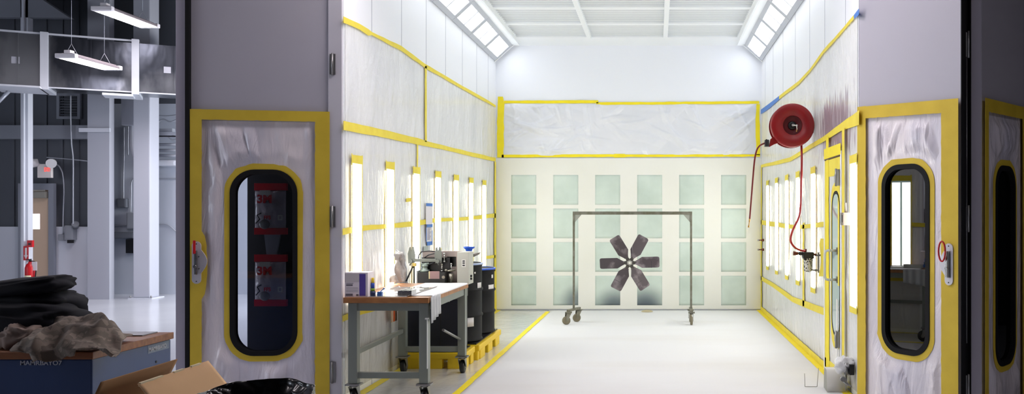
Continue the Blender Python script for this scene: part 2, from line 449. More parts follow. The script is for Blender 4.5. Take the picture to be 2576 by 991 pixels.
wall_film(XR, -1, dM, lambda y: 2.17, yd0-.05, yd1+.05, 'small clear masking film pane above the narrow door', M_filmR, 8)
# back wall strip
xa, xb, za, zb = W(1262,0,YB).x, W(1908,0,YB).x, W(0,394,YB).z, W(0,258,YB).z
LB = crease_set(3, 46, (xa,xb), (za,zb), (-.5,.9), (.15,.55), (.014,.045), (.012,.035))+crease_set(5, 26, (xa,xb), (za,zb), (-1.5,-.7), (.12,.5), (.012,.035), (.010,.03))+crease_set(8, 24, (xa,xa+.9), (za,zb), (-.6,.7), (.08,.3), (.010,.02), (.01,.02))
def bf(u, v):
    x = xa+(xb-xa)*u; z = za+(zb-za)*v; e = min(1, u*20, (1-u)*20, v*10, (1-v)*10)
    w2 = .012+.02*noise.noise(Vector((x*1.2,z*1.6,3)))+creases(LB, x, z)
    return Vector((x, YB-.004-e*max(0, min(.09, w2)), z))
o = MB().grid(bf, 300, 70).build('masking_film', M_filmB, recalc=False); recenter(o, ((xa+xb)/2,YB,(za+zb)/2))
tag(o, 'wide wrinkled film strip framed in yellow tape across the back wall', 'masking film')

# ------------------------------------------------------------ tapes
tape_h(LT, PL, 'long yellow tape sloping along the top of the left wall film')
tape_h(LM, PL, 'thick yellow tape running across the left wall above the tube strips')
tape_h(L3, PL, 'yellow tape crossing the left wall halfway up the tube strips')
tape_h([(1219,645,652),(1246,641,648)], PL, 'short yellow tape on left wall near corner, above the shorter drum', step=6, amp=1)
tape_h([(1216,686,690),(1230,681,687),(1246,674,682)], PL, 'lowest short yellow tape on left wall beside the drums', step=6, amp=1)
tape_h([(862,795,809),(897,779,795),(964,767,776),(1110,745,752),(1246,722,728)], PL, 'yellow tape on left wall seen below the worktable top')
tape_v([(166,1069,1073.5),(357,1069,1073.5)], PL, 'upright yellow tape joining the two upper tapes on left wall', amp=.7)
tape_v([(364,1049,1052),(440,1048,1051)], PL, 'thin upright yellow tape above the third tube strip on left wall', amp=.7)
tape_h([(1022,499,508),(1034,498,507)], PL, 'tiny yellow tape square beside the third tube strip', step=5, amp=.6)
tape_v([(407,1244,1248),(780,1243,1249)], PL, 'thin upright yellow tape in the left rear corner', m=M_tape, amp=.8)
tape_h([(1268,253,260),(1505,252,260)], PB, 'yellow tape on back wall, left half above the wrinkled strip', m=M_tape_b, amp=1)
tape_h([(1500,257,263.5),(1640,256.5,263),(1910,254,261)], PB, 'yellow tape on back wall, right half above the wrinkled strip', m=M_tape_b, amp=1)
tape_h([(1262,389,396),(1545,388,395)], PB, 'yellow tape under the wrinkled strip, left half', m=M_tape_b, amp=1)
tape_h([(1545,387,396),(1572,387,396),(1573,389,395),(1912,388,394)], PB, 'yellow tape under the wrinkled strip, right half', m=M_tape_b, amp=1)
tape_v([(243,1253,1266),(262,1251,1268),(396,1251,1267)], PB, 'wide bright yellow upright tape in the left corner of back wall', m=M_tape_b, amp=2.2)
tape_v([(262,1903,1911),(300,1901,1911),(390,1902,1912)], PB, 'bright yellow upright tape at the right end of the wrinkled strip', m=M_tape_b, amp=1.6)
tape_h([(1914,276,287),(1935,260,272),(1960,241,250)], PR, 'blue tape on right wall near the corner above the hose reel', m=M_btape, amp=2)
tape_h(RT[1:-1], PR, 'long yellow tape sloping up the right wall above the hose reel')
tape_h(RT[-2:], PR, 'blue tape piece at the upper front edge of right wall', m=M_btape, step=5)
tape_h(RM, PR, 'wide yellow tape across the right wall below the hose reel')
tape_h(R3, PR, 'level yellow tape across the right wall tube strips')
tape_h(R4, PR, 'sagging yellow tape below the right wall tube strips')
tape_v([(345,2078,2084),(930,2078,2086)], lambda x,y: onX(x,y,XR-.03), 'upright yellow tape along the rear jamb of the narrow door', m=M_tape_b, amp=.9)
tape_v([(322,2118,2124.5),(900,2118,2124)], lambda x,y: onX(x,y,XR-.03), 'upright yellow tape along the front jamb of the narrow door', amp=.9)
tape_v([(560,2019,2023),(770,2019,2023)], PR, 'thin upright yellow tape beside the fourth right wall tube strip', amp=1.2)
tape_v([(600,2064,2078),(616,2062,2078),(660,2066,2078),(695,2060,2078)], PR, 'ragged yellow tape patch behind the air regulator', amp=2)
tape_v([(421,1914,1916),(780,1913,1916)], PR, 'thin upright yellow tape in the right rear corner', amp=.6)
def strip(label, x0, x1, y0, y1, z0, z1, m=M_tape, n=60, amp=.008):
    b = MB()
    for i in range(n):
        a, c = i/n, (i+1)/n
        def P(t, s, q):
            y = y0+(y1-y0)*t
            if z0 == z1: return Vector(((x0 if s == 0 else x1)+amp*noise.noise(Vector((t*n*.6, q, s*5))), y, z0))
            return Vector((x0, y, (z0 if s == 0 else z1)+(amp*noise.noise(Vector((t*n*.6, q, s*5))) if s else 0)))
        b.face((P(a,0,3),P(c,0,3),P(c,1,8),P(a,1,8)))
    bmesh.ops.remove_doubles(b.bm, verts=b.bm.verts, dist=1e-5)
    o = b.build('masking_tape', m, sol=.001); recenter(o, ((x0+x1)/2,(y0+y1)/2,z0)); return tag(o, label, 'tape')
strip('yellow tape along the foot of the left wall behind the table', XL+.01, XL+.09, YF+.05, YB-.05, .006, .006)
strip('straight yellow tape line on the floor right of the drums', -1.765, -1.70, 6.3, 13.62, .0065, .0065, m=M_tape_b)
strip('yellow tape on the floor along the foot of the right wall', XR-.085, XR-.01, 7.2, YB-.03, .0065, .0065, m=M_tape_b)
strip('yellow tape turned up along the base of the right wall', XR-.017, XR-.017, 8.55, YB-.03, .008, .075, m=M_tape)

# ============================================================ FLOORS
M_floor = mat('grey_epoxy_floor', (206,209,216), .18, var=((186,190,198), .7, .5), bump=(1.2,.05,.02))
struct(box('floor', (-18,-6,-.1), (9,18,0), M_floor), 'glossy grey painted concrete floor of the workshop', 'floor')
M_paper = mat('white_floor_paper', (218,218,219), .75, var=((204,200,194), .55, .6, (.5,.8)), bump=(1.5,.08,.01), stretch=(.5,1.6,1))
def pf(u, v):
    x = -1.735+(XR-.01+1.735)*u; y = 7.02+(YB-.05-7.02)*v
    return Vector((x, y, .0035+.0012*noise.noise(Vector((x*2, y*2, 3)))))
o = MB().grid(pf, 40, 70).build('floor_paper', M_paper, sol=.001); recenter(o, (0,10,0)); tag(o, 'white paper covering the booth floor right of the yellow line', 'floor covering')
def ff(u, v):
    x = XL+.01+(-1.75-XL)*u; y = 6.2+(YB-.05-6.2)*v
    return Vector((x, y, .002+.0016*(1+noise.noise(Vector((x*5, y*4, 7))))))
o = MB().grid(ff, 24, 130).build('floor_film', M_filmF, sol=.0006); recenter(o, (-2.2,10,0)); tag(o, 'shiny clear film on the floor between left wall and yellow line', 'masking film')

# ============================================================ TUBE LIGHTS ON THE WALLS
def make_wall_light():
    t = thing('wall_light', '', 'wall light')
    # local: +x out of wall, y along wall, z up from 0 (bottom) to 1.19
    MB().box((0,-.128,-.06),(.016,.128,1.25), bev=.003).build('housing', M_hwhite, t)
    for s in (-1, 1):
        y0, y1 = (.012, .118) if s > 0 else (-.118, -.012)
        MB().box((.016,y0,0),(.022,y1,1.19)).build('tube_diffuser', M_lamp, t)
    b = MB(); b.box((.016,-.012,0),(.019,.012,1.19)); b.box((.016,-.118,1.19),(.024,.118,1.21)); b.box((.016,-.118,-.02),(.024,.118,0)); b.build('divider', M_lampd, t)
    b = MB(); n = 24
    for s in (-1, 1):
        for i in range(n):
            z0, z1 = -.07+1.36*i/n, -.07+1.36*(i+1)/n
            w0 = .137+.006*noise.noise(Vector((s*4, i*1.3, 1))); w1 = .137+.006*noise.noise(Vector((s*4, (i+1)*1.3, 1)))
            b.face(((.0232,s*.119,z0),(.0232,s*w0,z0),(.0232,s*w1,z1),(.0232,s*.119,z1)))
    b.face(((.0234,-.138,1.20),(.0234,.138,1.205),(.0234,.142,1.285),(.0234,-.136,1.278)))
    b.face(((.0234,-.138,-.075),(.0234,.138,-.07),(.0234,.138,-.015),(.0234,-.136,-.02)))
    b.build('tape_border', M_tape, t, sol=.001)
    return t
proto = make_wall_light(); first = True
ords = ['first','second','third','fourth','fifth','sixth','seventh']
for i, px in enumerate((892,976,1043,1098,1144,1182,1215)):
    o = proto if i == 0 else copy_tree(proto)
    o.location = (XL, 5611/(CX-px), .785); o.rotation_euler = (0,0,0)
    o['label'] = 'glowing tube strip on left wall, %s counted from the front opening' % ords[i]; o['group'] = 'tube lights on the left booth wall'
for i, px in enumerate((2156,2050,2011,1983,1957,1934)):
    o = copy_tree(proto); o.location = (XR, 3655/(px-CX) if i else 7.30, .785); o.rotation_euler = (0,0,PI)
    o['label'] = ('tall glowing tube strip on right wall between narrow door and opening' if i == 0 else 'glowing tube strip on right wall, %s beyond the narrow door' % ords[i-1]); o['group'] = 'tube lights on the right booth wall'

# corner lights
def corner_light():
    t = thing('corner_light', '', 'ceiling light')
    # local frame: x across face from wall edge (0) to ceiling edge (w), y along booth, z out of face
    w, L = .385, .95; M_cf = mat('corner_light_frame', (196,200,210), .5)
    MB().box((0,0,-.05),(w,L,0)).build('housing', M_ceil, t)
    b = MB(); a0, a1, c0, c1, mid = .068, w-.068, .06, L-.06, L/2
    b.shape([rect(0,w,0,L), rect(a0,a1,c0,c1)], u=(1,0,0), v=(0,1,0), th=.014, nrm=(0,0,1)); b.box((a0,mid-.014,.001),(a1,mid+.014,.010)); b.build('frame', M_cf, t)
    for k in range(2):
        y0, y1 = (c0, mid-.012) if k == 0 else (mid+.012, c1)
        MB().box((a0,y0,0),(a1,y1,.005)).build('diffuser', M_lampc, t)
    return t
cl = corner_light()
for side in (0, 1):
    for i in range(7):
        o = cl if (side == 0 and i == 0) else copy_tree(cl)
        ang = math.atan2(.26, .28); y = 13.72-.95*(i+1)-.006*i
        if side == 0:
            X = Vector((math.cos(ang),0,math.sin(ang))); Y = Vector((0,1,0)); loc = Vector((XL+.003,y,4.03))
            Zv = X.cross(Y)   # points up-left; want down-right
            Mx = Matrix((X, -Y, X.cross(-Y))).transposed(); loc = Vector((XL+.003,y+.95,4.03))
        else:
            X = Vector((-math.cos(ang),0,math.sin(ang))); Y = Vector((0,1,0))
            Mx = Matrix((X, Y, X.cross(Y))).transposed(); loc = Vector((XR-.003,y,4.03))
        o.matrix_world = Matrix.Translation(loc) @ Mx.to_4x4()
        o['label'] = 'angled corner ceiling light, %s side, %s from the back wall' % (('left','right')[side], ords[i]); o['group'] = 'angled lights in the %s ceiling corner' % ('left','right')[side]
    X0 = XL if side == 0 else XR; s = 1 if side == 0 else -1
    b = MB(); b.shape([[(0,4.0),(0,4.29),(.33,4.29),(.30,4.26)]], origin=(X0+s*.001,13.73,0), u=(s,0,0), v=(0,0,1), th=.03, nrm=(0,1,0))
    b.shape([[(.275,4.28),(.30,4.289),(.41,4.289),(.41,4.262)]], origin=(X0,YF+.1,0), u=(s,0,0), v=(0,0,1), th=6.5, nrm=(0,1,0))
    struct(b.build('trim_%d' % (3+side), M_ceil), 'white angle trim where the corner lights end, %s side' % ('left','right')[side], 'trim')

# ============================================================ BOOTH DOOR LEAVES
def leaf(name, loc, rz, width, win, px_z, label, handle=None, mirror=False, glassm=M_fglass, film=True, top_in=None, ztape=(2.42,2.42), tm=M_dtape, film_full=True, kseed=0, tl=.075, tr=.09, wo=.10):
    """local x along the leaf, -y faces the viewer, z up"""
    t = bpy.data.objects.new(name, None); COL.objects.link(t); t.location = loc; t.rotation_euler = (0,0,rz)
    struct(t, label, 'door')
    x0, x1, z0, z1 = win; r = (x1-x0)*.36
    # leaf panel
    b = MB(); b.shape([rect(0,width,.02,4.12), rrect(x0,x1,z0,z1,r,10)], origin=(0,0,0), th=.045, nrm=(0,1,0)); b.build('panel', M_leaf, t)
    # rubber window frame
    fr = MB(); fr.shape([rrect(x0-.012,x1+.012,z0-.012,z1+.012,r+.01,10), rrect(x0+.026,x1-.026,z0+.026,z1-.026,r-.02,10)], origin=(0,-.014,0), th=.073, nrm=(0,1,0)); wf = fr.build('window_frame', M_gasket, t)
    MB().shape([rrect(x0+.02,x1-.02,z0+.02,z1-.02,r-.02,10)], origin=(0,.018,0), th=.006, nrm=(0,1,0)).build('glass', glassm, wf)
    # tape ring
    def ring(rr, grow, am, s):
        p = rrect(x0-grow,x1+grow,z0-grow,z1+grow,rr,10)
        return [(a+am*noise.noise(Vector((i*.5, s, 2))), c+am*noise.noise(Vector((i*.5, s, 9)))) for i, (a, c) in enumerate(p)]
    MB().shape([ring(r+.05,.058,.012,kseed), rrect(x0-.013,x1+.013,z0-.013,z1+.013,r+.012,10)], origin=(0,-.0075,0), th=.002, nrm=(0,1,0)).build('window_tape', tm, t)
    # film
    zt = lambda x: ztape[0]+(ztape[1]-ztape[0])*x/width
    X0, X1 = tl-.02, width-tr+.02
    LD = crease_set(kseed+40, 34, (X0,X1), (.1,2.4), (1.2,2.1), (.2,.7), (.012,.045), (.012,.032))
    def inside(x, z):
        cx_, cz_ = (x0+x1)/2, (z0+z1)/2; dx = max(0, abs(x-cx_)-((x1-x0)/2+.03-r)); dz = max(0, abs(z-cz_)-((z1-z0)/2+.03-r)); return math.hypot(dx, dz) < r
    def fn(u, v):
        x = X0+(X1-X0)*u; z = .03+(zt(x)-.09-.03)*v
        e = max(0, min(1, (x-tl-.012)*9, (width-tr-.012-x)*9, (zt(x)-wo-.015-z)*9))
        w = creases(LD, x, z)+.6*wr(x*1.0+.12*math.sin(z*1.7+kseed), z, 20+kseed, .013, 2.0, .28)+wr(x, z, 31+kseed, .006, 2.6, 1.2)
        qx, qz = abs(x-(x0+x1)/2)-((x1-x0)/2-r), abs(z-(z0+z1)/2)-((z1-z0)/2-r)
        dw = (math.hypot(max(0, qx), max(0, qz)))-r
        e *= max(0, min(1, (dw-.075)/.10)) if film_full else 1; e = e*e*(3-2*e)
        return Vector((x, -.0025-e*max(0, min(.038, w)), z))
    MB().grid(fn, 90, 150, keep=lambda u, v: not inside(X0+(X1-X0)*u, .03+(zt(X0+(X1-X0)*u)-.12)*v)).build('masking_film', M_filmD, t, recalc=False)
    # tape border: inverted U, ragged inner edge
    b = MB(); n = 60
    def vband(xo, xi, s, bulge=None):
        for i in range(n):
            def P(j):
                z = .02+(zt(xo)-.02)*j/n; w = xi+.006*noise.noise(Vector((j*.7, s, kseed)))
                if bulge and bulge[0] < z < bulge[1]: w += bulge[2]*math.sin(PI*(z-bulge[0])/(bulge[1]-bulge[0]))**.4
                return (xo, -.026, z), (w, -.026, z)
            a, a2 = P(i); c, c2 = P(i+1); b.face((a,a2,c2,c))
    vband(.002, tl, 1, None if handle is None or handle['side'] != 'l' else handle['bulge']); vband(width-.002, width-tr, 5, None if handle is None or handle['side'] != 'r' else handle['bulge'])
    for i in range(40):
        def Q(j):
            x = .002+(width-.004)*j/40; return (x,-.0262,zt(x)-.004*math.sin(j*.4)*0), (x,-.0262,zt(x)-wo+.005*noise.noise(Vector((j*.6,kseed,3))))
        a, a2 = Q(i); c, c2 = Q(i+1); b.face((a,a2,c2,c))
    b.build('tape_border', tm, t, sol=.0012)
    if handle:
        hx, hz0, hz1 = handle['x'], handle['z0'], handle['z1']; w = .036; mid = (hz0+hz1)/2; d = handle['dir']
        lp = rrect(hx-w, hx+w, hz0, hz1, w*.98, 8)
        hb = MB(); hb.shape([lp], origin=(0,-.036,0), th=.009, nrm=(0,1,0))
        arc = [(hx+d*w*.9, mid+.11)]+[(hx+d*(w*.9+.05*math.sin(PI*q/10)), mid+.11-.20*q/10) for q in range(1,10)]+[(hx+d*w*.9, mid-.09)]
        hb.shape([arc], origin=(0,-.0355,0), th=.009, nrm=(0,1,0))
        pl = hb.build('handle', mat('handle_plate', (206,204,210), .35, .2), t)
        for zz in (hz0+.02, hz1-.02): MB().cyl((hx,-.038,zz),(hx,-.034,zz),.005).build('screw', M_dark, pl)
        lv = MB(); lv.box((hx-.010,-.062,mid-.10),(hx+.010,-.036,mid+.10), bev=.004); lv.cyl((hx,-.045,mid-.03),(hx,-.07,mid-.03),.013); lv.cyl((hx+.022*d,-.045,mid+.05),(hx+.022*d,-.038,mid+.05),.006); lv.cyl((hx+.022*d,-.045,mid-.05),(hx+.022*d,-.038,mid-.05),.006); lv.build('lever', M_chrome, pl)
        return t, (hx, mid, hz1)
    return t, None
# left leaf
LA = Vector((-3.83,7.03,0)); LBp = Vector((-2.715,7.12,0)); dv = LBp-LA; wl = dv.length; rzl = math.atan2(dv.y, dv.x)
def onleaf(x, y, A, rz):
    u = Vector((math.cos(rz), math.sin(rz))); k = (x-CX)/F
    t = (A.x-k*A.y)/(k*u.y-u.x); d = A.y+u.y*t
    return t, H+(CY-y)*d/F
w0, zt_ = onleaf(583,430,LA,rzl); w1, zb_ = onleaf(745,890,LA,rzl)
_, za = onleaf(480,275,LA,rzl); _, zc = onleaf(842,282,LA,rzl)
hx, hz1 = onleaf(499,607,LA,rzl); _, hz0 = onleaf(499,713,LA,rzl)
left_leaf, hp = leaf('door_1', LA, rzl, wl, (w0,w1,zb_,zt_), None, 'large booth door leaf left of the opening, taped yellow around its window', handle=dict(side='l',bulge=(hz0-.12,hz1+.08,.045),x=hx,z0=hz0,z1=hz1,dir=1), ztape=(za,zc), kseed=1, tl=.095, tr=.12, wo=.085, glassm=M_lglass)
MB().box((hx-.009,-.085,hz1-.10),(hx+.009,-.065,hz1+.01), bev=.006).build('red_pull', M_redp, left_leaf)
b = MB(); b.box((-.035,-.03,.02),(-.004,.05,4.12)); b.box((wl+.003,-.02,.02),(wl+.05,.05,4.12)); b.build('gasket', M_gasket, left_leaf)
MB().box((-.118,-.01,.02),(-.036,.05,4.12), bev=.004).build('edge_channel', M_leafedge, left_leaf)
for yy in (163, 545, 935):
    _, zz = onleaf(848,yy,LA,rzl); b = MB(); b.cyl((wl+.02,-.03,zz-.09),(wl+.02,-.03,zz+.09),.009); b.box((wl-.0,-.03,zz-.085),(wl+.045,-.024,zz+.085)); b.build('hinge', M_zinc, left_leaf)
# right leaf near
RA = Vector((1.703,7.185,0)); rzr = -math.radians(56.4); wr_ = 1.004
w0, zt_ = onleaf(2223,420,RA,rzr); w1, zb_ = onleaf(2337,898,RA,rzr)
_, za = onleaf(2161,270,RA,rzr); _, zc = onleaf(2414,248,RA,rzr)
hx, hz1 = onleaf(2394,612,RA,rzr); _, hz0 = onleaf(2394,717,RA,rzr)
right_leaf, hp = leaf('door_2', RA, rzr, wr_, (w0,w1,zb_,zt_), None, 'brightly lit booth door leaf right of the opening, white film and dark window', handle=dict(side='r',bulge=(hz0-.1,hz1+.1,0.0),x=hx,z0=hz0,z1=hz1,dir=-1), ztape=(za,zc), kseed=4, tl=.095, tr=.155, wo=.10)
mid = (hz0+hz1)/2
lp_ = [(hx-.03+.03*math.cos(a)*(1 if a < PI else 1), -.075, hz1-.06+.075*math.sin(a)) for a in [2*PI*i/18 for i in range(19)]]
MB().tube(lp_, .0065, 8).build('red_pull', M_redp, right_leaf)
# fold post with hinges, seen between the two right leaves
E1 = RA+Vector((math.cos(rzr),math.sin(rzr),0))*(wr_+.004)
gp = bpy.data.objects.new('trim_5', None); COL.objects.link(gp); struct(gp, 'dark folding post with steel hinges between the two right door leaves', 'door post'); gp.location = (E1.x, E1.y, 0)
b = MB(); b.box((.0,-.01,.02),(.022,.05,4.12)); b.box((.024,-.004,.02),(.034,.05,4.12)); b.box((.066,-.004,.02),(.073,.05,4.12)); b.box((.034,.02,.02),(.066,.05,4.12)); b.build('post', M_gasket, gp)
for yy in (112, 550, 975):
    zz = W(0,yy,6.35).z; b = MB(); b.cyl((.055,.0,zz-.10),(.055,.0,zz+.10),.008); b.box((.036,.004,zz-.09),(.068,.010,zz+.09)); b.build('hinge', M_zinc, gp)
MB().cyl((.044,.01,.6),(.044,.01,2.9),.005).build('rod', M_zinc, gp)
R2 = Vector((E1.x+.155, E1.y+.01, 0)); rz2 = math.atan2(.765,.644)
w0, zt_ = onleaf(2503,418,R2,rz2); w1, zb_ = onleaf(2550,905,R2,rz2)
_, za = onleaf(2472,247,R2,rz2); _, zc = onleaf(2575,272,R2,rz2)
leaf2, hp = leaf('door_3', R2, rz2, 1.0, (w0,w1,zb_,zt_), None, 'dim booth door leaf at the far right edge, turned away from the lights', ztape=(za,zc), kseed=9, tl=.08, tr=.12, wo=.10)
MB().box((-.080,-.0,.02),(-.002,.05,4.12), rot=Matrix.Rotation(-rz2,3,'Z'), about=(0,0,2), bev=.004).build('edge_channel', M_leafedge, leaf2)

# ============================================================ NARROW PERSONNEL DOOR in the right wall
def pdoor():
    y0, y1 = yd0, yd1                     # near, far
    t = bpy.data.objects.new('door_4', None); COL.objects.link(t); t.location = (XR, y1, 0); t.rotation_euler = (0,0,-PI/2)
    struct(t, 'narrow film-covered door in the right booth wall with tall rounded window', 'door')
    wd = y1-y0                            # local x runs toward the viewer, -y faces into the booth
    A = Vector((XR-.03, y1, 0)); zt = 2.085
    def loc(x, y): p = onX(x, y, XR-.03); return y1-p.y, p.z
    wx0, wz1 = loc(2092,483); wx1, wz0 = loc(2112,852)
    wz1 = loc(2100,483)[1]; r = (wx1-wx0)*.45
    MB().shape([rect(0,wd,.04,zt), rrect(wx0,wx1,wz0,wz1,r)], origin=(0,-.024,0), th=.02, nrm=(0,1,0)).build('panel', M_filmR, t)
    fr = MB().shape([rrect(wx0-.01,wx1+.01,wz0-.01,wz1+.01,r+.01), rrect(wx0+.02,wx1-.02,wz0+.02,wz1-.02,r-.02)], origin=(0,-.0285,0), th=.02, nrm=(0,1,0)).build('window_frame', M_gasket, t)
    MB().shape([rrect(wx0+.015,wx1-.015,wz0+.015,wz1-.015,r-.015)], origin=(0,-.0272,0), th=.004, nrm=(0,1,0)).build('glass', mat('green_grey_pane', (172,190,188), .04, coat=.3), fr)
    MB().shape([[(a+.012*noise.noise(Vector((i*.6,1,2))),c+.01*noise.noise(Vector((i*.6,5,2)))) for i,(a,c) in enumerate(rrect(wx0-.045,wx1+.045,wz0-.12,wz1+.09,r+.03))], rrect(wx0-.011,wx1+.011,wz0-.011,wz1+.011,r+.01)], origin=(0,-.028,0), th=.002, nrm=(0,1,0)).build('window_tape', M_tape, t)
    b = MB(); b.shape([rect(.0,wd,1.92,zt)], origin=(0,-.029,0), th=.003, nrm=(0,1,0)); b.shape([rect(0,.06,.05,1.95)], origin=(0,-.0285,0), th=.003, nrm=(0,1,0)); b.shape([rect(wd-.10,wd,.9,1.95)], origin=(0,-.0285,0), th=.003, nrm=(0,1,0)); b.shape([rect(0,wd-.12,.045,.14)], origin=(0,-.0285,0), th=.003, nrm=(0,1,0)); b.build('tape_border', M_tape, t)
    MB().box((0,-.034,zt+.004),(wd,-.0,zt+.016)).build('gap_seal', mat('brown_seal', (90,66,40), .7), t)
    MB().shape([rect(-.03,wd+.03,zt+.018,zt+.12)], origin=(0,-.031,0), th=.003, nrm=(0,1,0)).build('head_tape', M_tape_b, t)
    for (x, y) in ((2108,447),(2110,853)):
        hx_, hz_ = loc(x, y); hx_ = wd-.08; b = MB()
        b.box((hx_+.05,-.06,hz_-.075),(hx_+.075,-.03,hz_+.075), bev=.003); b.box((hx_-.07,-.05,hz_-.035),(hx_+.05,-.032,hz_+.035), bev=.003); b.cyl((hx_-.03,-.05,hz_),(hx_-.03,-.056,hz_),.012); b.cyl((hx_+.062,-.062,hz_-.08),(hx_+.062,-.062,hz_+.08),.01)
        b.build('hinge', M_zinc, t)
    # long D handle
    for a_, c_ in ((-.05,-.003),(wd+.003,wd+.05)): MB().box((a_,-.029,0),(c_,0,zt+.05)).build('jamb', M_white, t)
    hx_, ht = loc(2112,632); hb = loc(2112,706)[1]; hx_ = wd-.14
    pts = [(hx_,-.03,ht),(hx_,-.11,ht+.002),(hx_,-.13,ht-.004),(hx_,-.14,ht-.03),(hx_,-.14,(ht+hb)/2),(hx_,-.14,hb+.03),(hx_,-.13,hb+.004),(hx_,-.11,hb-.002),(hx_,-.03,hb)]
    h = MB().tube(pts, .012, 10).build('handle', mat('grey_handle', (188,192,190), .4), t)
    for z in (ht, hb):
        b = MB(); b.box((hx_-.012,-.036,z-.03),(hx_+.03,-.028,z+.03), bev=.003); b.build('foot_plate', M_zinc, h)
pdoor()

# ============================================================ HOSE REEL
def wob(p, k): return noise.noise(Vector((p.x*3, p.y*3, p.z*3+k)))
d = 9.2; rc = W(1991,317,d); t = thing('hose_reel', 'round red hose reel hanging from the right booth wall', 'hose reel', rc)
R = 54.5*d/F
b = MB(); prof = [(R*.44,.0),(R*.455,-.019),(R*.94,-.023),(R*.985,-.016),(R,0),(R,.02),(R*.97,.03)]
b.lathe([(r_, y_-.07) for r_, y_ in prof], axis='Y', n=56); b.lathe([(R*.97,-.04),(R*.97,-.03),(R,-.05)], axis='Y', n=56)
for a in (18, 162, 250, 300, 90):
    a = math.radians(a); u = Vector((math.cos(a),0,math.sin(a))); s_ = Vector((-math.sin(a),0,math.cos(a)))*.0025
    p0, p1 = u*R*.50+Vector((0,-.0855,0)), u*R*.90+Vector((0,-.0935,0)); b.face((p0-s_,p1-s_,p1+s_,p0+s_))
b.build('front_flange', M_red, t, sol=.004)
MB().lathe([(R*.0,.055),(R*.80,.055),(R*.97,.07),(R,.065),(R*.99,.08)], axis='Y', n=48).build('rear_flange', M_red, t, sol=.004)
MB().lathe([(R*.44,-.07),(R*.42,-.05),(R*.1,-.045),(0,-.045)], axis='Y', n=40).build('recess', M_redd, t, sol=.003)
MB().lathe([(R*.86,-.05),(R*.86,.055)], axis='Y', n=40).build('wound_hose', M_hose, t, sol=.01)
MB().lathe([(0,-.066),(R*.13,-.068),(R*.19,-.062),(R*.20,-.046)], axis='Y', n=28).build('hub', M_black, t)
b = MB(); b.cyl((0,-.07,0),(0,-.105,0),.013); b.cyl((-.0,-.095,.0),(.04,-.105,-.006),.009); b.cyl((.04,-.105,.004),(.042,-.105,-.05),.007); b.sphere((.04,-.105,-.004),.012,n=8); sw = b.build('swivel', M_chrome, t)
MB().cyl((.042,-.105,-.045),(.036,-.105,-.072),.006).build('nut', M_brass, sw)
# side bracket to the wall
bx = XR-.019-rc.x
b = MB(); b.box((R*.90,-.035,-.062),(bx-.012,.045,.062), bev=.004); b.box((bx-.014,-.045,-.078),(bx,.055,.078), bev=.003); b.cyl((bx-.03,-.02,-.095),(bx-.03,-.02,.095),.012); b.sphere((bx-.03,-.02,.10),.014,n=8); b.sphere((bx-.03,-.02,-.10),.014,n=8); b.build('wall_bracket', mat('dark_maroon', (92,40,56), .5), t)
g0 = W(1934,360,d)-rc
b = MB(); b.shape([[(g0.x-.0,g0.z-.045),(g0.x+.015,g0.z+.04),(g0.x+.075,g0.z+.09),(g0.x+.13,g0.z+.01),(g0.x+.055,g0.z-.015)]], origin=(0,-.03,0), th=.05, nrm=(0,1,0)); ga = b.build('guide_arm', M_red, t)
b = MB(); b.box((g0.x-.045,-.04,g0.z-.04),(g0.x+.0,.04,g0.z+.035), bev=.008); b.cyl((g0.x-.03,-.05,g0.z-.03),(g0.x-.03,.05,g0.z-.03),.009); b.cyl((g0.x-.03,-.05,g0.z+.03),(g0.x-.03,.05,g0.z+.03),.009); b.build('hose_stop', M_dark, ga)
def bez(P, n=40):
    P = [Vector(p) for p in P]; out = []
    for i in range(len(P)-1):
        p0, p1, p2, p3 = P[max(i-1,0)], P[i], P[i+1], P[min(i+2,len(P)-1)]
        for k in range(n//(len(P)-1)+2):
            q = k/(n//(len(P)-1)+2); out.append(.5*((2*p1)+(p2-p0)*q+(2*p0-5*p1+4*p2-p3)*q*q+(3*p1-p0-3*p2+p3)*q**3))
    out.append(P[-1]); return out
hp = [W(x,y,d) for x,y in ((1924,360),(1911,367),(1903,380),(1898,405),(1894,450),(1890,500),(1886,550))]
t2 = thing('air_hose', 'dark red air hose hanging free from the reel with brass tip', 'hose', hp[0])
MB().tube([p-hp[0] for p in bez(hp,50)], .0095, 10).build('hose', mat('dark_red_hose', (112,22,24), .35), t2)
e = hp[-1]-hp[0]
b = MB(); b.cyl(e,e+Vector((-.004,0,-.035)),.0085,.007); b.cyl(e+Vector((-.004,0,-.035)),e+Vector((-.01,0,-.075)),.005); b.cyl(e+Vector((-.01,0,-.075)),e+Vector((-.012,0,-.095)),.009); b.build('brass_fitting', M_brass, t2)
# second hose from reel to regulator
reg = Vector((XR-.13, 8.86, W(0,642,8.86).z))
hp = [W(2016,362,9.2), W(2017,400,9.15), W(2016,450,9.1), W(2014,520,8.95), W(2009,548,8.85), W(1995,578,8.75), W(1989,600,8.68), W(1992,613,8.66), W(2002,624,8.70), W(2013,629,8.76), W(2024,631,8.82)]
o = MB().tube(bez(hp,80), .0115, 10).build('air_hose', M_hose); recenter(o, hp[0]); tag(o, 'bright red air hose looping from reel down to the regulator', 'hose')
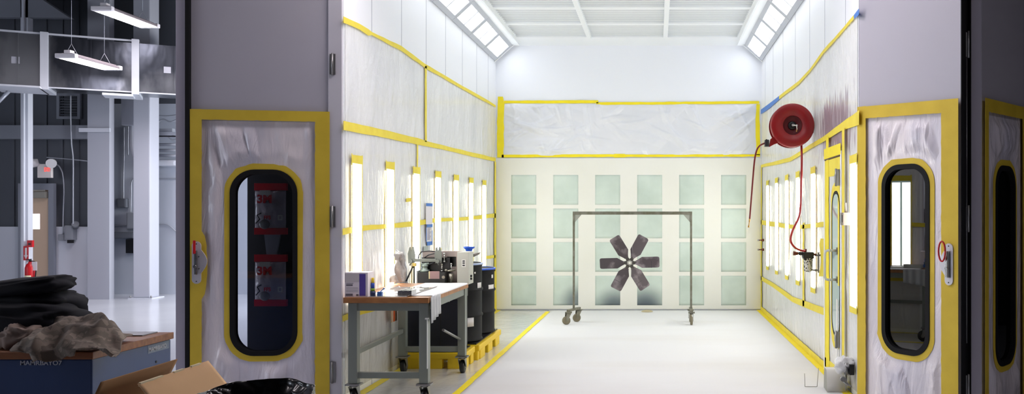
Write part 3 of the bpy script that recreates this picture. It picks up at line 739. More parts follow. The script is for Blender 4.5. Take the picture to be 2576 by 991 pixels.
# regulator / filter
t = thing('air_regulator', 'black air regulator with perforated chrome bowl on right wall', 'air regulator', reg)
b = MB(); b.box((-.055,-.04,-.02),(.055,.04,.035), bev=.01); b.box((-.10,-.02,-.0),(-.05,.02,.035), bev=.006); b.shape([[(-.06,.03),(.045,.02),(.055,-.03),(-.04,-.05),(-.06,-.02)]], origin=(0,-.045,0), th=.09, nrm=(0,1,0)); b.build('body', M_black, t)
b = MB(); b.cyl((-.105,0,.018),(-.155,0,.02),.018,.022,12); b.cyl((-.03,0,.035),(-.03,0,.065),.014,.018,12); b.cyl((.05,0,.01),(.085,0,.005),.012); b.build('fitting', mat('brown_brass', (112,62,44), .45, .6), t)
bowl = mat('perforated_chrome', (200,200,194), .2, 1.0, bump=(60,1,.02)); bowl.node_tree
nt = bowl.node_tree; vo = nt.nodes.new('ShaderNodeTexVoronoi'); vo.inputs['Scale'].default_value = 70; g = nt.nodes.new('ShaderNodeNewGeometry'); nt.links.new(g.outputs['Position'], vo.inputs['Vector'])
rp = nt.nodes.new('ShaderNodeValToRGB'); rp.color_ramp.elements[0].position = .42; rp.color_ramp.elements[0].color = rgba((205,205,198)); rp.color_ramp.elements[1].position = .5; rp.color_ramp.elements[1].color = rgba((40,36,34)); rp.color_ramp.interpolation = 'CONSTANT'
inv = nt.nodes.new('ShaderNodeMath'); inv.operation = 'SUBTRACT'; inv.inputs[0].default_value = .9; nt.links.new(vo.outputs['Distance'], inv.inputs[1]); nt.links.new(inv.outputs[0], rp.inputs['Fac']); nt.links.new(rp.outputs['Color'], nt.nodes['Principled BSDF'].inputs['Base Color'])
MB().lathe([(0,-.175),(.03,-.172),(.044,-.16),(.046,-.15),(.05,-.03)], n=28).build('bowl', bowl, t)
b = MB(); b.cyl((.02,0,-.15),(.075,-.01,-.155),.009); b.sphere((.075,-.01,-.155),.014,n=8); b.cyl((.07,0,.0),(XR-.004-reg.x,0,0),.01); b.cyl((.07,0,-.155),(XR-.02-reg.x,0,-.155),.008); b.box((XR-.03-reg.x,-.02,-.18),(XR-.018-reg.x,.02,.03)); b.build('pipe_bracket', M_zinc, t)
# valves near the far end of the right wall
for i, yy in enumerate((604,628)):
    p = onX(1922,yy,XR-.02); p.x = XR-.02; t = thing('air_outlet', 'small air outlet plug on right wall near the corner, %s one' % ('upper','lower')[i], 'air outlet', p)
    b = MB(); b.cyl((0,0,0),(-.04,0,0),.022,.018,10); b.cyl((-.04,0,0),(-.08,0,0),.009); b.build('plug', mat('brown_brass', (112,62,44), .45, .6), t); MB().cyl((-.08,0,0),(-.10,0,0),.014).build('nozzle', M_zinc, t)
# grey control box half hidden at the opening edge
p = Vector((XR-.02,7.42,W(0,551,7.25).z))
t = thing('switch_box', 'small grey switch box beside the opening, over the tallest tube strip', 'switch box', p)
b = MB(); b.box((-.075,-.05,-.055),(-.012,.05,.055), bev=.006); b.cyl((-.04,0,.055),(-.04,0,.14),.009); b.cyl((-.03,0,-.02),(-.012,0,-.02),.02); b.build('body', mat('box_grey', (134,122,112), .45, .5), t)
b = MB(); b.box((-.082,-.028,-.03),(-.074,.028,.035), bev=.003); b.build('cover', M_zinc, t)

# notice sheet on left wall
pa = [PL(1069,511),PL(1083,510),PL(1082,617),PL(1066,618)]
xx = XL+.02
def LWz(x,y): p = onX(x,y,XL); return p.y, p.z
y0_, zt0 = LWz(1067,511); y1_, _ = LWz(1083,511); zb0 = LWz(1075,617)[1]
t = thing('wall_notice', 'tall white notice sheet with blue tape ends on the left wall', 'notice', (xx,(y0_+y1_)/2,zb0))
w_ = (y1_-y0_)/2; h_ = zt0-zb0
MB().box((0,-w_,0),(.002,w_,h_)).build('sheet', mat('paper_white', (226,222,226), .8), t)
b = MB(); b.box((.0022,-w_,0),(.004,w_,h_*.09)); b.box((.0022,-w_,h_*.93),(.004,w_,h_)); b.box((.0022,-w_,h_*.43),(.004,w_,h_*.50)); b.box((.0022,-w_,0),(.004,-w_*.82,h_*.5)); b.box((.0022,w_*.82,0),(.004,w_,h_*.35)); b.build('blue_tape', M_btape, t)
b = MB()
for k in range(9):
    z = h_*(.14+.033*k); b.box((.0022,-w_*.6,z),(.003,w_*(.2+.4*((k*7)%3)/3),z+.008))
b.build('printed_lines', mat('print_grey', (130,130,150), .8), t)
p = onX(1072,626,XL+.02)
o = box('wall_plate', (XL+.012,p.y-.09,p.z-.03), (XL+.02,p.y+.09,p.z+.03), mat('plate_greenish', (182,190,182), .6)); recenter(o, (XL+.016,p.y,p.z)); tag(o, 'small faded plate on left wall under the notice sheet', 'plate')

# ============================================================ FAN BLADE RACK
M_rack = mat('worn_olive_steel', (118,116,98), .45, .6, var=((150,148,138), 14, .7))
dk = 12.2; sx = lambda x: (x-CX)*dk/F; xl_, xr_ = sx(1443.5), sx(1738.5); zt_ = W(0,532,dk).z
t = thing('rolling_rack', 'tall olive steel rack on castors standing in mid booth', 'rack', ((xl_+xr_)/2,dk,0)); hw = (xr_-xl_)/2; q = .015
MB().box((-hw-q,-q,zt_-.045),(hw+q,q,zt_), bev=.003).build('top_bar', M_rack, t)
for s in (-1, 1):
    MB().box((s*hw-q,-q,.21),(s*hw+q,q,zt_-.045), bev=.003).build('post', M_rack, t)
    MB().shape([[(s*(hw-q),zt_-.045),(s*(hw-.11),zt_-.045),(s*(hw-q),zt_-.155)]], origin=(0,-.003,0), th=.006, nrm=(0,1,0)).build('gusset', mat('gusset_grey', (168,170,160), .5, .4), t)
    ang = .35 if s < 0 else 0
    ft = MB(); L = .19; Rm = Matrix.Rotation(-ang,3,'Z')
    ft.box((s*hw-.022,-L,.185),(s*hw+.022,L,.215), rot=Rm, about=(s*hw,0,.2), bev=.003); f = ft.build('foot', M_rack, t)
    for e in (-1, 1):
        c = Vector((s*hw,0,0))+Rm@Vector((0,e*(L-.02),0)); yaw = (.5 if s < 0 else 1.5)
        Rw = Matrix.Rotation(yaw,3,'Z'); ax = Rw@Vector((0,1,0)); fx = Rw@Vector((-.035,0,0))
        b = MB(); b.box((c.x-.045,c.y-.045,.165),(c.x+.045,c.y+.045,.18)); b.cyl((c.x,c.y,.15),(c.x,c.y,.185),.022)
        for k in (-1,1):
            b.shape([[(-.04,.16),(.03,.16),(-.02,.055),(-.05,.055)]], origin=c+ax*k*.026, u=Rw@Vector((1,0,0)), v=(0,0,1), th=.004, nrm=ax)
        cs = b.build('castor', M_rack, t)
        wc = c+fx+Vector((0,0,.062)); b = MB(); b.lathe([(.0,-.018),(.045,-.018),(.058,-.014),(.0595,0),(.058,.014),(.045,.018),(0,.018)], c=wc, axis='Y', n=26, M=Rw); b.build('wheel', mat('wheel_olive', (120,112,90), .6), cs)
# fan
fc = W(1584,661,dk); t = thing('fan_blade', 'six-bladed dark steel fan hanging inside the rolling rack', 'fan', fc)
M_blade = mat('scuffed_dark_steel', (84,76,80), .45, .55, var=((138,128,132), 6, .9, (.48,.62)))
ph = 75*dk/F
hub = []
nh = 72
for i in range(nh):
    a = 2*PI*i/nh; k = abs(((a*6/(2*PI))%1)-.5)*2   # 1 at blade directions (multiples of 60deg), 0 between
    hub.append(((.060+.042*max(0,(k-.25)/.75)**.6)*math.cos(a), (.060+.042*max(0,(k-.25)/.75)**.6)*math.sin(a)))
b = MB(); b.shape([hub, [(.019*math.cos(-2*PI*i/24), .019*math.sin(-2*PI*i/24)) for i in range(24)]], origin=(0,-.006,0), th=.012, nrm=(0,1,0)); hb = b.build('hub', mat('hub_steel', (92,88,84), .4, .7), t)
b = MB(); b.lathe([(.020,-.012),(.034,-.012),(.036,-.004),(.020,-.004)], axis='Y', n=24)
for i in range(6):
    a = 2*PI*(i+.5)/6; b.cyl((.043*math.cos(a),-.006,.043*math.sin(a)),(.043*math.cos(a),-.010,.043*math.sin(a)),.005,n=8)
b.build('bore_ring', mat('ring_pale', (176,172,166), .4, .7), hb)
for i in range(6):
    a = math.radians(60*i+1.5); u = Vector((math.cos(a),0,math.sin(a))); v = Vector((-math.sin(a),0,math.cos(a)))
    tw = math.radians(20); vv = (v*math.cos(tw)+Vector((0,1,0))*math.sin(tw)); o_ = [( .08,-.028),(.105,-.040),(.175,-.088),(ph-.028,-.088),(ph-.008,-.082),(ph,-.065),(ph,.065),(ph-.008,.082),(ph-.028,.088),(.175,.088),(.105,.040),(.08,.028)]
    if i in (0,3): o_ = [(p_,q_*.92) for p_,q_ in o_]
    b = MB(); b.shape([o_], u=u, v=vv, th=.005, nrm=u.cross(vv)); bl = b.build('blade', M_blade, t)
    c = MB(); nn = -u.cross(vv).normalized()
    if nn.y > 0: nn = -nn
    if i in (0,4,5):
        c.shape([[(ph*.72,-.086),(ph*.73,-.086),(ph*.73,.02),(ph*.72,.02)]], origin=nn*.0062, u=u, v=vv, th=.001, nrm=nn); c.build('weld_line', M_dark, bl)
b = MB()
for x in (-.05,.05): b.tube([(x*1.0,0,.075),(x*.7,.004,.3),(x*.5,.004,zt_-.045-fc.z)], .0006, 6)
b.build('hanging_wire', mat('wire_pale', (225,225,220), .4), t)
# small curved thing at the foot of the back wall
p = onF(1628,781); b = MB(); b.lathe([(0,.028),(.05,.026),(.085,.012),(.095,0)], n=30); o = b.build('disc_cover', mat('cover_tan', (184,172,140), .7), loc=(p.x,13.60,.006)); tag(o, 'low tan domed disc lying at the foot of the back wall', 'disc')

# ============================================================ WORKTABLE
TX0, TX1, TY0, TY1, TH = -2.55, -1.855, 6.95, 8.42, .88
M_tab = mat('grey_green_frame', (128,134,128), .42, .1)
M_wood = mat('butcher_block', (176,120,70), .45, var=((120,72,40), 3, .7), stretch=(3,14,6), bump=(20,.15,.003))
t = thing('work_table', 'rolling grey steel worktable with butcher block top at the booth opening', 'table', ((TX0+TX1)/2,(TY0+TY1)/2,0))
cx_, cy_ = (TX0+TX1)/2, (TY0+TY1)/2; hx_, hy_ = (TX1-TX0)/2, (TY1-TY0)/2
MB().box((-hx_,-hy_,TH-.045),(hx_,hy_,TH), bev=.004).build('tabletop', M_wood, t)
lw = .037
b = MB(); b.box((-hx_+.03,-hy_+.03,TH-.11),(hx_-.01,-hy_+.06,TH-.046)); b.box((-hx_+.03,hy_-.06,TH-.11),(hx_-.01,hy_-.03,TH-.046)); b.box((hx_-.055,-hy_+.05,TH-.11),(hx_-.02,hy_-.05,TH-.046)); b.box((-hx_+.04,-hy_+.05,TH-.11),(-hx_+.07,hy_-.05,TH-.046)); b.build('apron', M_tab, t)
for ex in (-1, 1):
    for ey in (-1, 1):
        X = ex*(hx_-.058)+.01; Y = ey*(hy_-.06)
        MB().box((X-lw,Y-lw,.175),(X+lw,Y+lw,TH-.047), bev=.004).build('leg', M_tab, t)
        b = MB(); b.box((X-.058,Y-.05,.160),(X+.058,Y+.05,.172)); b.cyl((X,Y,.145),(X,Y,.165),.03); oy = .03
        for k in (-1, 1): b.shape([[(-.05,.15),(.03,.15),(.045,.06),(.02,.055)]], origin=(X+k*.032,Y,0), u=(0,1,0), v=(0,0,1), th=.004, nrm=(1,0,0))
        cs = b.build('castor', M_zinc, t)
        b = MB(); b.lathe([(0,-.024),(.05,-.024),(.064,-.018),(.066,0),(.064,.018),(.05,.024),(0,.024)], c=(X,Y+oy,.067), axis='X', n=28); b.mi = 1; b.cyl((X-.03,Y+oy,.067),(X+.03,Y+oy,.067),.022); b.build('wheel', [M_black, M_zinc], cs)
for ey in (-1, 1): MB().box((-hx_+.1,ey*(hy_-.06)-.022,.215),(hx_-.08,ey*(hy_-.06)+.022,.265), bev=.003).build('stretcher', M_tab, t)
MB().box((-hx_+.055,-hy_+.1,.40),(-hx_+.085,hy_-.1,.44), bev=.003).build('stretcher', M_tab, t)
b = MB(); b.cyl((hx_-.06,-.02,.52),(hx_-.06,hy_-.06,.33),.012); b.build('brace', M_zinc, t)
b = MB(); b.box((hx_-.018,-hy_+.005,.30),(hx_-.012,-hy_+.03,TH-.17)); b.box((hx_-.03,-hy_+.0,TH-.178),(hx_-.005,-hy_+.03,TH-.168)); b.build('edge_strip', mat('pale_strip', (206,208,206), .4), t)
# paper sheets over the top and hanging from the edge
def sheetf(u, v):
    y = TY0+.12+(TY1-TY0-.16)*v
    k = u*.56
    if k < .42: return Vector((TX1-.415+k-.22*max(0,.32-v)*0, y, TH+.004+.0015*noise.noise(Vector((k*8,y*6,1)))))
    q = k-.42; return Vector((TX1+.006, y, TH+.002-q))
o = MB().grid(sheetf, 30, 40, keep=lambda u, v: (u*.56 < .43) or False).build('paper_sheet', mat('white_sheet', (236,236,238), .55), sol=.001); recenter(o, (TX1-.2,7.7,TH)); tag(o, 'large white paper sheet spread on the worktable', 'paper')
def hang(u, v):
    y = TY0+.02+.30*u; z = TH+.003-.215*v*(1-.25*u); return Vector((TX1+.012+.010*math.sin(u*22)+.004*v, y, z))
o = MB().grid(hang, 60, 6).build('hanging_paper', mat('grey_sheet', (196,198,200), .5), sol=.001); recenter(o, (TX1+.01,7.1,TH)); tag(o, 'pleated grey-white paper hanging over the near table corner', 'paper')
def trayf(u, v):
    x = TX0+.16+.36*u; y = TY0+.03+.95*v; e = min(u, 1-u)
    return Vector((x, y, TH+.004+.010*(1 if e < .03 else 0)+.003*noise.noise(Vector((x*7,y*5,2)))))
o = MB().grid(trayf, 30, 40).build('plastic_sheet', mat('clear_table_film', (188,182,176), .12, coat=.5, bump=(8,.3,.01)), sol=.0015); recenter(o, (TX0+.3,7.4,TH)); tag(o, 'shiny translucent plastic sheet lying on the left of worktable', 'plastic sheet')
p = W(1018,742,7.15)
b = MB(); 
for k in range(9): b.box((-2.14+.013*k,7.06,TH+.006),(-2.129+.013*k,7.30-.012*k,TH+.045+.002*(k%3)))
o = b.build('metal_combs', M_steel); recenter(o, (-2.09,7.15,TH)); tag(o, 'small ridged metal block on the front of worktable', 'metal block')
o['label'] = 'small ridged metal block near the front edge of worktable'; o.name = 'ridged_block'
# cardboard supply box
bx0, bx1, by0 = TX0+.002, (928-CX)*7.0/F, 6.975
t = thing('supply_box', 'white printed supply box with purple panel on worktable corner', 'box', ((bx0+bx1)/2,by0+.07,TH)); hw2 = (bx1-bx0)/2; hh = .203
M_carton = mat('white_carton', (240,230,234), .6)
MB().box((-hw2,-.07,.0005),(hw2,.075,hh), bev=.002).build('carton', M_carton, t)
b = MB(); b.box((hw2*.28,-.0715,.012),(hw2*.80,-.070,hh-.012)); b.build('purple_panel', mat('purple_print', (92,72,160), .5), t)
b = MB(); b.box((-hw2*.98,-.0712,hh*.62),(hw2*.26,-.070,hh-.010)); b.build('grey_panel', mat('grey_print', (206,198,200), .6), t)
b = MB(); b.box((-hw2*.86,-.0712,hh*.46),(-hw2*.3,-.070,hh*.52)); b.box((-hw2*.86,-.0712,hh*.55),(-hw2*.25,-.070,hh*.57)); b.box((-hw2*.9,-.0712,.012),(-hw2*.3,-.070,.03)); b.box((0,-.0712,.012),(hw2*.2,-.070,.026)); b.build('printed_text', mat('dark_print', (104,98,108), .6), t)
b = MB()
for k in range(4): b.box((-hw2*.86,-.0712,hh*(.22+.055*k)),(hw2*.15,-.070,hh*(.225+.055*k)+.001))
b.build('fine_print', mat('light_print', (150,144,150), .6), t)
# bottle / marker
bx = (938-CX)*7.05/F
t = thing('tape_bottle', 'slim yellow, blue and green applicator beside the supply box', 'bottle', (bx,7.05,TH))
MB().cyl((0,0,.0005),(0,0,.045),.022,.022,20).build('base', mat('navy_plastic', (34,52,96), .4), t)
MB().cyl((0,0,.045),(0,0,.067),.016).build('green_band', mat('lime', (150,190,50), .5), t)
MB().cyl((0,0,.067),(0,0,.112),.014).build('blue_band', mat('blue_band', (44,84,190), .5), t)
MB().cyl((0,0,.112),(0,0,.155),.013,.010).build('yellow_cap', mat('yellow_cap', (236,204,40), .5), t)
t = thing('blue_clamp', 'small translucent blue clamp lying beside the applicator', 'clamp', (bx+.055,7.06,TH))
b = MB(); b.box((-.02,-.02,.001),(.022,.02,.04), bev=.008); b.cyl((0,0,.035),(.03,0,.062),.004); b.sphere((.033,0,.064),.007,n=6); b.build('body', mat('clear_blue', (70,120,200), .2, coat=.5), t)

# crumpled film hanging against the left wall behind the table
def crf(u, v):
    y = 8.20+.27*u; z = .90+.36*v; e = min(1,u*5,(1-u)*5,(1-v)*4)
    return Vector((XL+.03+e*(.03+.09*max(0, 1-abs(noise.noise(Vector((u*6,v*1.6,3)))*3.2))), y, z))
o = MB().grid(crf, 50, 40, keep=lambda u, v: v < .78+.30*noise.noise(Vector((u*4,1,5)))+.12*noise.noise(Vector((u*13,1,5))) and abs(u-.5) < .40+.18*noise.noise(Vector((v*4,7,u*2)))).build('crumpled_film', film_mat('crumpled_film', (190,186,182), (150,144,142), .3, (1,1.2,.6)), sol=.002); recenter(o, (XL+.06,8.4,1.1)); tag(o, 'bunched crumpled clear film hanging behind the worktable', 'plastic film')
# orange striped tag hanging below table
p = W(983,785,8.3)
t = thing('hanging_tag', 'tan tag with orange stripe seen under the worktable', 'tag', (p.x,8.78,p.z))
t.location = (XL+.06,8.30,p.z-.09)
b = MB(); b.box((-.002,-.09,0),(.002,.09,.17)); b.build('card', mat('tan_card', (196,164,140), .7), t)
MB().box((.0022,-.03,0),(.004,.02,.17)).build('stripe', mat('orange', (216,96,40), .6), t)

# ============================================================ DRUMS, PALLETS, MACHINE
M_drum = mat('black_drum', (20,20,22), .6, spec=.18)
M_pal = mat('yellow_pallet', (232,196,30), .5)
def pallet(y0, y1, x0, x1, label):
    t = thing('spill_pallet', label, 'spill pallet', ((x0+x1)/2,(y0+y1)/2,0)); hw_, hl = (x1-x0)/2, (y1-y0)/2
    b = MB(); b.box((-hw_,-hl,.10),(hw_,hl,.165), bev=.012)
    # outer skirt with forklift pockets, along the aisle side and the front
    n = max(2, round(hl*2/.42))
    for i in range(n):
        c = -hl+2*hl*(i+.5)/n; w2 = 2*hl/n*.30
        b.box((hw_-.09,c-w2,.0),(hw_-.004,c+w2,.12), bev=.014); b.box((-hw_+.02,c-w2,0),(-hw_+.1,c+w2,.12), bev=.014)
    for c in (-hw_+.09, 0, hw_-.10): b.box((c-.085,-hl+.004,0),(c+.085,-hl+.09,.12), bev=.014)
    b.build('tray', M_pal, t)
    g = MB(); g.box((-hw_+.04,-hl+.04,.166),(hw_-.04,hl-.04,.178))
    g.build('grate', M_black, t)
    return t
pallet(9.08,10.36,-2.56,-1.885,'yellow spill pallet under the two black drums')
pallet(8.58,9.04,-2.56,-1.92,'yellow spill pallet beneath the black cabinet, just behind the table castors')
def drum(x, y, h, label, lid, r=.285):
    t = thing('steel_drum', label, 'drum', (x,y,.179))
    pr = [(0,0.001),(r-.012,.001),(r,.008),(r,.02),(r-.008,.03)]
    for k in (1/3, 2/3): pr += [(r-.008,h*k-.02),(r+.004,h*k-.006),(r+.004,h*k+.006),(r-.008,h*k+.02)]
    pr += [(r-.008,h-.03),(r,h-.02),(r,h-.004),(r-.01,h),(0,h-.008)]
    MB().lathe(pr, n=48).build('shell', M_drum, t)
    MB().lathe([(r+.001,h-.012),(r+.006,h-.004),(r+.002,h+.004),(r-.012,h+.006)], n=48).build('rim_band', lid, t, sol=.003)
    return t
M_blue = mat('blue_plastic', (28,88,206), .35)
d1 = drum(-2.20, 9.38, .84, 'taller black steel drum in front with white label low on it', mat('pale_blue_rim', (170,188,224), .3))
def patch(par, r, a0, a1, z0, z1, m, name):
    MB().grid(lambda u, v: Vector((r*math.cos(a0+(a1-a0)*u), r*math.sin(a0+(a1-a0)*u), z0+(z1-z0)*v)), 8, 1).build(name, m, par, sol=.001)
M_lab = mat('label_white', (222,218,216), .6)
patch(d1, .281, math.radians(-62), math.radians(-36), .17, .27, M_lab, 'paper_label')
patch(d1, .281, math.radians(-24), math.radians(-6), .575, .635, M_lab, 'paper_label')
for k in range(5): patch(d1, .279, math.radians(-70+9*k), math.radians(-66+9*k+(k%2)*2), .735, .755, M_lab, 'chalk_mark')
d2 = drum(-2.18, 10.03, .745, 'shorter black steel drum with bright blue rim nearer the corner', M_blue, .28)
patch(d2, .276, math.radians(-32), math.radians(-8), .50, .56, M_lab, 'paper_label')
patch(d2, .276, math.radians(-20), math.radians(-12), .635, .675, M_lab, 'paper_label')
# hopper pan and funnel over the first drum
t = thing('drain_pan', 'grey sheet metal drain pan above the taller drum', 'pan', (-2.14,9.36,1.026))
b = MB(); zz = W(0,640,9.2).z-1.026; b.shape([[(-.22,0),(-.02,0),(.165,.085),(.165,zz),(-.22,zz)]], origin=(0,-.2,0), th=.36, nrm=(0,1,0)); b.build('pan', mat('pan_taupe', (126,114,108), .5, .3), t)
b = MB(); b.box((.166,-.15,.10),(.17,-.12,zz-.02)); b.box((-.22,-.2,zz),(.18,.16,zz+.008)); b.build('lip', mat('pan_dark', (92,82,78), .5), t)
p = W(1180,638,9.2)
t = thing('funnel', 'blue plastic funnel standing on the drain pan', 'funnel', (p.x,9.2,1.026+zz+.009))
MB().lathe([(.030,0),(.034,.03),(.038,.045),(.058,.062),(.062,.075),(.058,.075),(.052,.062),(.02,.03),(.02,0)], n=30).build('bowl', M_blue, t)
# black cabinet
cx0, cx1, cy0, cy1 = -2.53, -1.99, 8.61, 8.99
t = thing('parts_cabinet', 'black steel cabinet on the pallet behind the worktable', 'cabinet', ((cx0+cx1)/2,(cy0+cy1)/2,.179)); hw_, hl = (cx1-cx0)/2, (cy1-cy0)/2
MB().box((-hw_,-hl,.001),(hw_,hl,.52), bev=.004).build('body', mat('navy_black', (20,22,32), .35), t)
MB().box((-hw_-.004,-hl-.004,.521),(hw_+.004,hl,.66), bev=.004).build('top_rail', mat('rail_grey', (104,106,104), .4, .4), t)
b = MB(); b.box((.08,-hl-.003,.02),(.086,-hl,.50)); b.build('door_seam', M_black, t)
for k in (.11,.17): MB().cyl((k,-hl-.006,.50),(k,-hl,.50),.006,n=10).build('rivet', M_zinc, t)
# machine on the cabinet
mz = .179+.662
def mz_(y): return W(0,y,8.62).z-mz
def mx_(x): return (x-CX)*8.62/F
t = thing('filling_machine', 'grey bench machine with forked arms and control box above the black cabinet', 'machine', (mx_(1100),8.8,mz)); ox = mx_(1100)
X_ = lambda x: mx_(x)-ox
M_hous = mat('pinkish_grey_housing', (170,156,150), .5); M_ctrl = mat('control_grey', (186,186,176), .5); M_drk = mat('charcoal_metal', (58,58,58), .5, .3); M_cast = mat('cast_grey', (118,122,116), .45, .4)
b = MB(); b.shape([rect(X_(1050),X_(1146),0,mz_(634)), rect(X_(1112),X_(1136),mz_(674),mz_(648))], origin=(0,.02,0), th=.12, nrm=(0,1,0)); b.build('housing', M_hous, t)
MB().box((X_(1110),.06,mz_(676)),(X_(1138),.139,mz_(646))).build('dark_port', M_black, t)
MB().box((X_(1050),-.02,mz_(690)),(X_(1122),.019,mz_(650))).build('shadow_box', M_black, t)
cb = MB().box((X_(1145),-.10,.001),(X_(1175),.12,mz_(635)), bev=.006).build('control_box', M_ctrl, t)
MB().box((X_(1157),-.1012,mz_(673)),(X_(1167),-.0995,mz_(654))).build('label_plate', mat('plate_white', (222,222,216), .5), cb)
for k in (657,662,668): MB().box((X_(1159),-.1022,mz_(k+2.5)),(X_(1165),-.1010,mz_(k-1))).build('label_print', M_dark, cb)
for k in (697,704): MB().cyl((X_(1175),-.02,mz_(k)),(X_(1179),-.02,mz_(k)),.012,n=10).build('knob', M_black, cb)
MB().box((X_(1047),-.14,.001),(X_(1117),-.02,mz_(686)), bev=.005).build('base_block', M_drk, t)
MB().box((X_(1044),-.145,.001),(X_(1047.3),-.02,mz_(682))).build('side_strip', mat('pale_strip', (206,208,206), .4), t)
b = MB(); b.box((X_(1076),-.143,mz_(702)),(X_(1103),-.1402,mz_(683))); b.build('pink_tag', mat('pink_tag', (170,138,138), .7), t)
b = MB(); b.box((X_(1076),-.144,mz_(702)),(X_(1079),-.141,mz_(683))); b.build('tag_edge', mat('cream_tag', (216,206,160), .7), t)
# cross arm with forked ends
arm = MB().box((X_(1030),-.10,mz_(660)),(X_(1092),-.06,mz_(652)), bev=.004).build('cross_arm', M_cast, t)
for (xa_, sgn) in ((1028,-1),(1096,1)):
    b = MB(); x = X_(xa_)
    for (dx, ln) in ((-.022,.0),(.014,.006)):
        b.shape([[(x+dx-.012,mz_(664)),(x+dx+.022,mz_(662)),(x+dx+.026,mz_(645)),(x+dx+.008,mz_(622)+ln),(x+dx-.004,mz_(624)+ln),(x+dx-.018,mz_(640))]], origin=(0,-.085-dx*.5,0), th=.016, nrm=(0,1,0))
    b.cyl((x,-.12,mz_(658)),(x,-.05,mz_(658)),.02)
    b.cyl((x,-.1,mz_(661)),(x+sgn*.01,-.1,mz_(669)),.007); b.build('fork', M_cast, t)
b = MB(); b.lathe([(0,0),(.05,0),(.05,.02),(.032,.028),(.028,.05),(.036,.055),(.036,.075),(.02,.08),(.0,.08)], c=(X_(1062),-.09,mz_(685.5)), n=24); b.cyl((X_(1054),-.09,mz_(667)),(X_(1074),-.09,mz_(664)),.012); b.build('swivel_base', mat('swivel_green', (146,160,152), .4, .5), t)
b = MB(); b.tube([(X_(1074),-.09,mz_(666)),(X_(1082),-.085,mz_(663)),(X_(1090),-.08,mz_(658))], .008); b.tube([(X_(1042),-.03,mz_(655)),(X_(1043),-.03,mz_(644)),(X_(1050),-.03,mz_(635)),(X_(1070),-.03,mz_(633)),(X_(1090),-.03,mz_(635))], .006); b.tube([(X_(1058),-.03,mz_(650)),(X_(1068),-.03,mz_(643)),(X_(1085),-.03,mz_(639)),(X_(1094),-.04,mz_(637))], .006); b.build('cable', M_dark, t)
for x, yb, yt in ((1104,686,667),(1110,662,640),(1128,684,666)):
    b = MB(); b.cyl((X_(x),-.06,mz_(yb)),(X_(x),-.06,mz_(yt)),.006); b.sphere((X_(x),-.06,mz_(yt)),.011,n=6); b.cyl((X_(x)-.012,-.06,mz_(yb)+.01),(X_(x)+.012,-.06,mz_(yb)+.01),.009); b.build('valve_stem', M_chrome, t)
b = MB(); b.cyl((X_(1127),-.06,0.001),(X_(1127),-.06,mz_(690)),.018,.026); b.cyl((X_(1119),-.07,mz_(684)),(X_(1138),-.05,mz_(681)),.014,.01); b.sphere((X_(1115),-.07,mz_(682)),.016,n=8); b.cyl((X_(1113),-.145,mz_(698)),(X_(1113),-.135,mz_(698)),.016); b.build('nozzle', mat('nozzle_grey', (150,146,134), .35, .8), t)
b = MB(); b.cyl((X_(1037),-.12,mz_(666)),(X_(1020),-.16,mz_(708)),.008); b.cyl((X_(1038),-.12,mz_(668)),(X_(1038),-.12,.001),.007); b.build('strut', M_black, t); MB().box((X_(1034),-.135,mz_(671)),(X_(1043),-.115,mz_(662)), bev=.003).build('strut_cap', mat('strut_cap', (206,180,90), .5), t)

# ============================================================ FLOOR ITEMS AT THE RIGHT OPENING
M_galv = mat('translucent_grey_plastic', (206,204,196), .5)
p = onF(2108,984)
t = thing('curved_guard', 'curved pale metal guard standing on the floor by right opening', 'guard', (p.x-.045,7.55,.007)); t.rotation_euler = (0,0,-.05)
b = MB(); n = 16; hg = .19
def gf(u, v):
    a = PI*(.5+.5*u) if False else PI*u
    return Vector((-.06+.175*v, -.10*math.cos(a), hg*min(1,math.sin(a)*1.25)**.7 if 0 < u < 1 else 0))
b.grid(gf, 24, 2); b.build('shell', M_galv, t, sol=.004)
MB().shape([[(-.10*math.cos(PI*u/20), hg*min(1,math.sin(PI*u/20)*1.25)**.7 if 0 < u < 20 else 0) for u in range(21)]], origin=(-.058,0,0), u=(0,1,0), v=(0,0,1), th=.003, nrm=(1,0,0)).build('end_plate', mat('end_grey', (150,150,140), .5), t)
q0 = onF(2024,975); q1 = onF(2056,975)
t = thing('wire_bracket', 'thin u-shaped wire bracket standing on the booth floor', 'wire bracket', (q0.x,q0.y,.006))
L = q1.x-q0.x; k = q0.y/F; MB().tube([(0,0,34*k),(.003,0,.004),(.006,0,.003),(L-.006,0,.003),(L-.002,0,.004),(L+.012,0,48*k)], .0028, 6).build('wire', mat('grey_wire', (150,148,140), .5), t)
t = thing('wrapped_valve', 'plastic-wrapped pipe valve low on the right wall at the opening', 'valve', (XR-.04,7.36,.19))
b = MB(); b.sphere((-.04,0,.06), .085, (1,.9,1), 14, disp=lambda p: 1+.35*wob(p,4)); b.build('plastic_wrap', M_filmR, t)
b = MB(); b.cyl((-.04,-.06,0),(-.04,-.06,.1),.02); b.cyl((-.07,-.1,-.05),(-.01,-.1,-.10),.012); b.cyl((-.08,-.09,-.03),(-.08,-.12,-.03),.022); b.cyl((-.04,-.05,.0),(-.04,-.05,-.14),.008); b.build('pipe', M_zinc, t); MB().box((-.02,-.10,.0),(.02,-.06,.09), bev=.005).build('valve_body', M_black, t)
b = MB(); b.box((XR-.05,7.80,.235),(XR-.045,7.86,.78)); o = b.build('film_flap', M_filmR, sol=0); recenter(o,(XR-.05,7.83,.5)); tag(o, 'narrow loose film flap hanging at the front jamb of narrow door', 'plastic film')

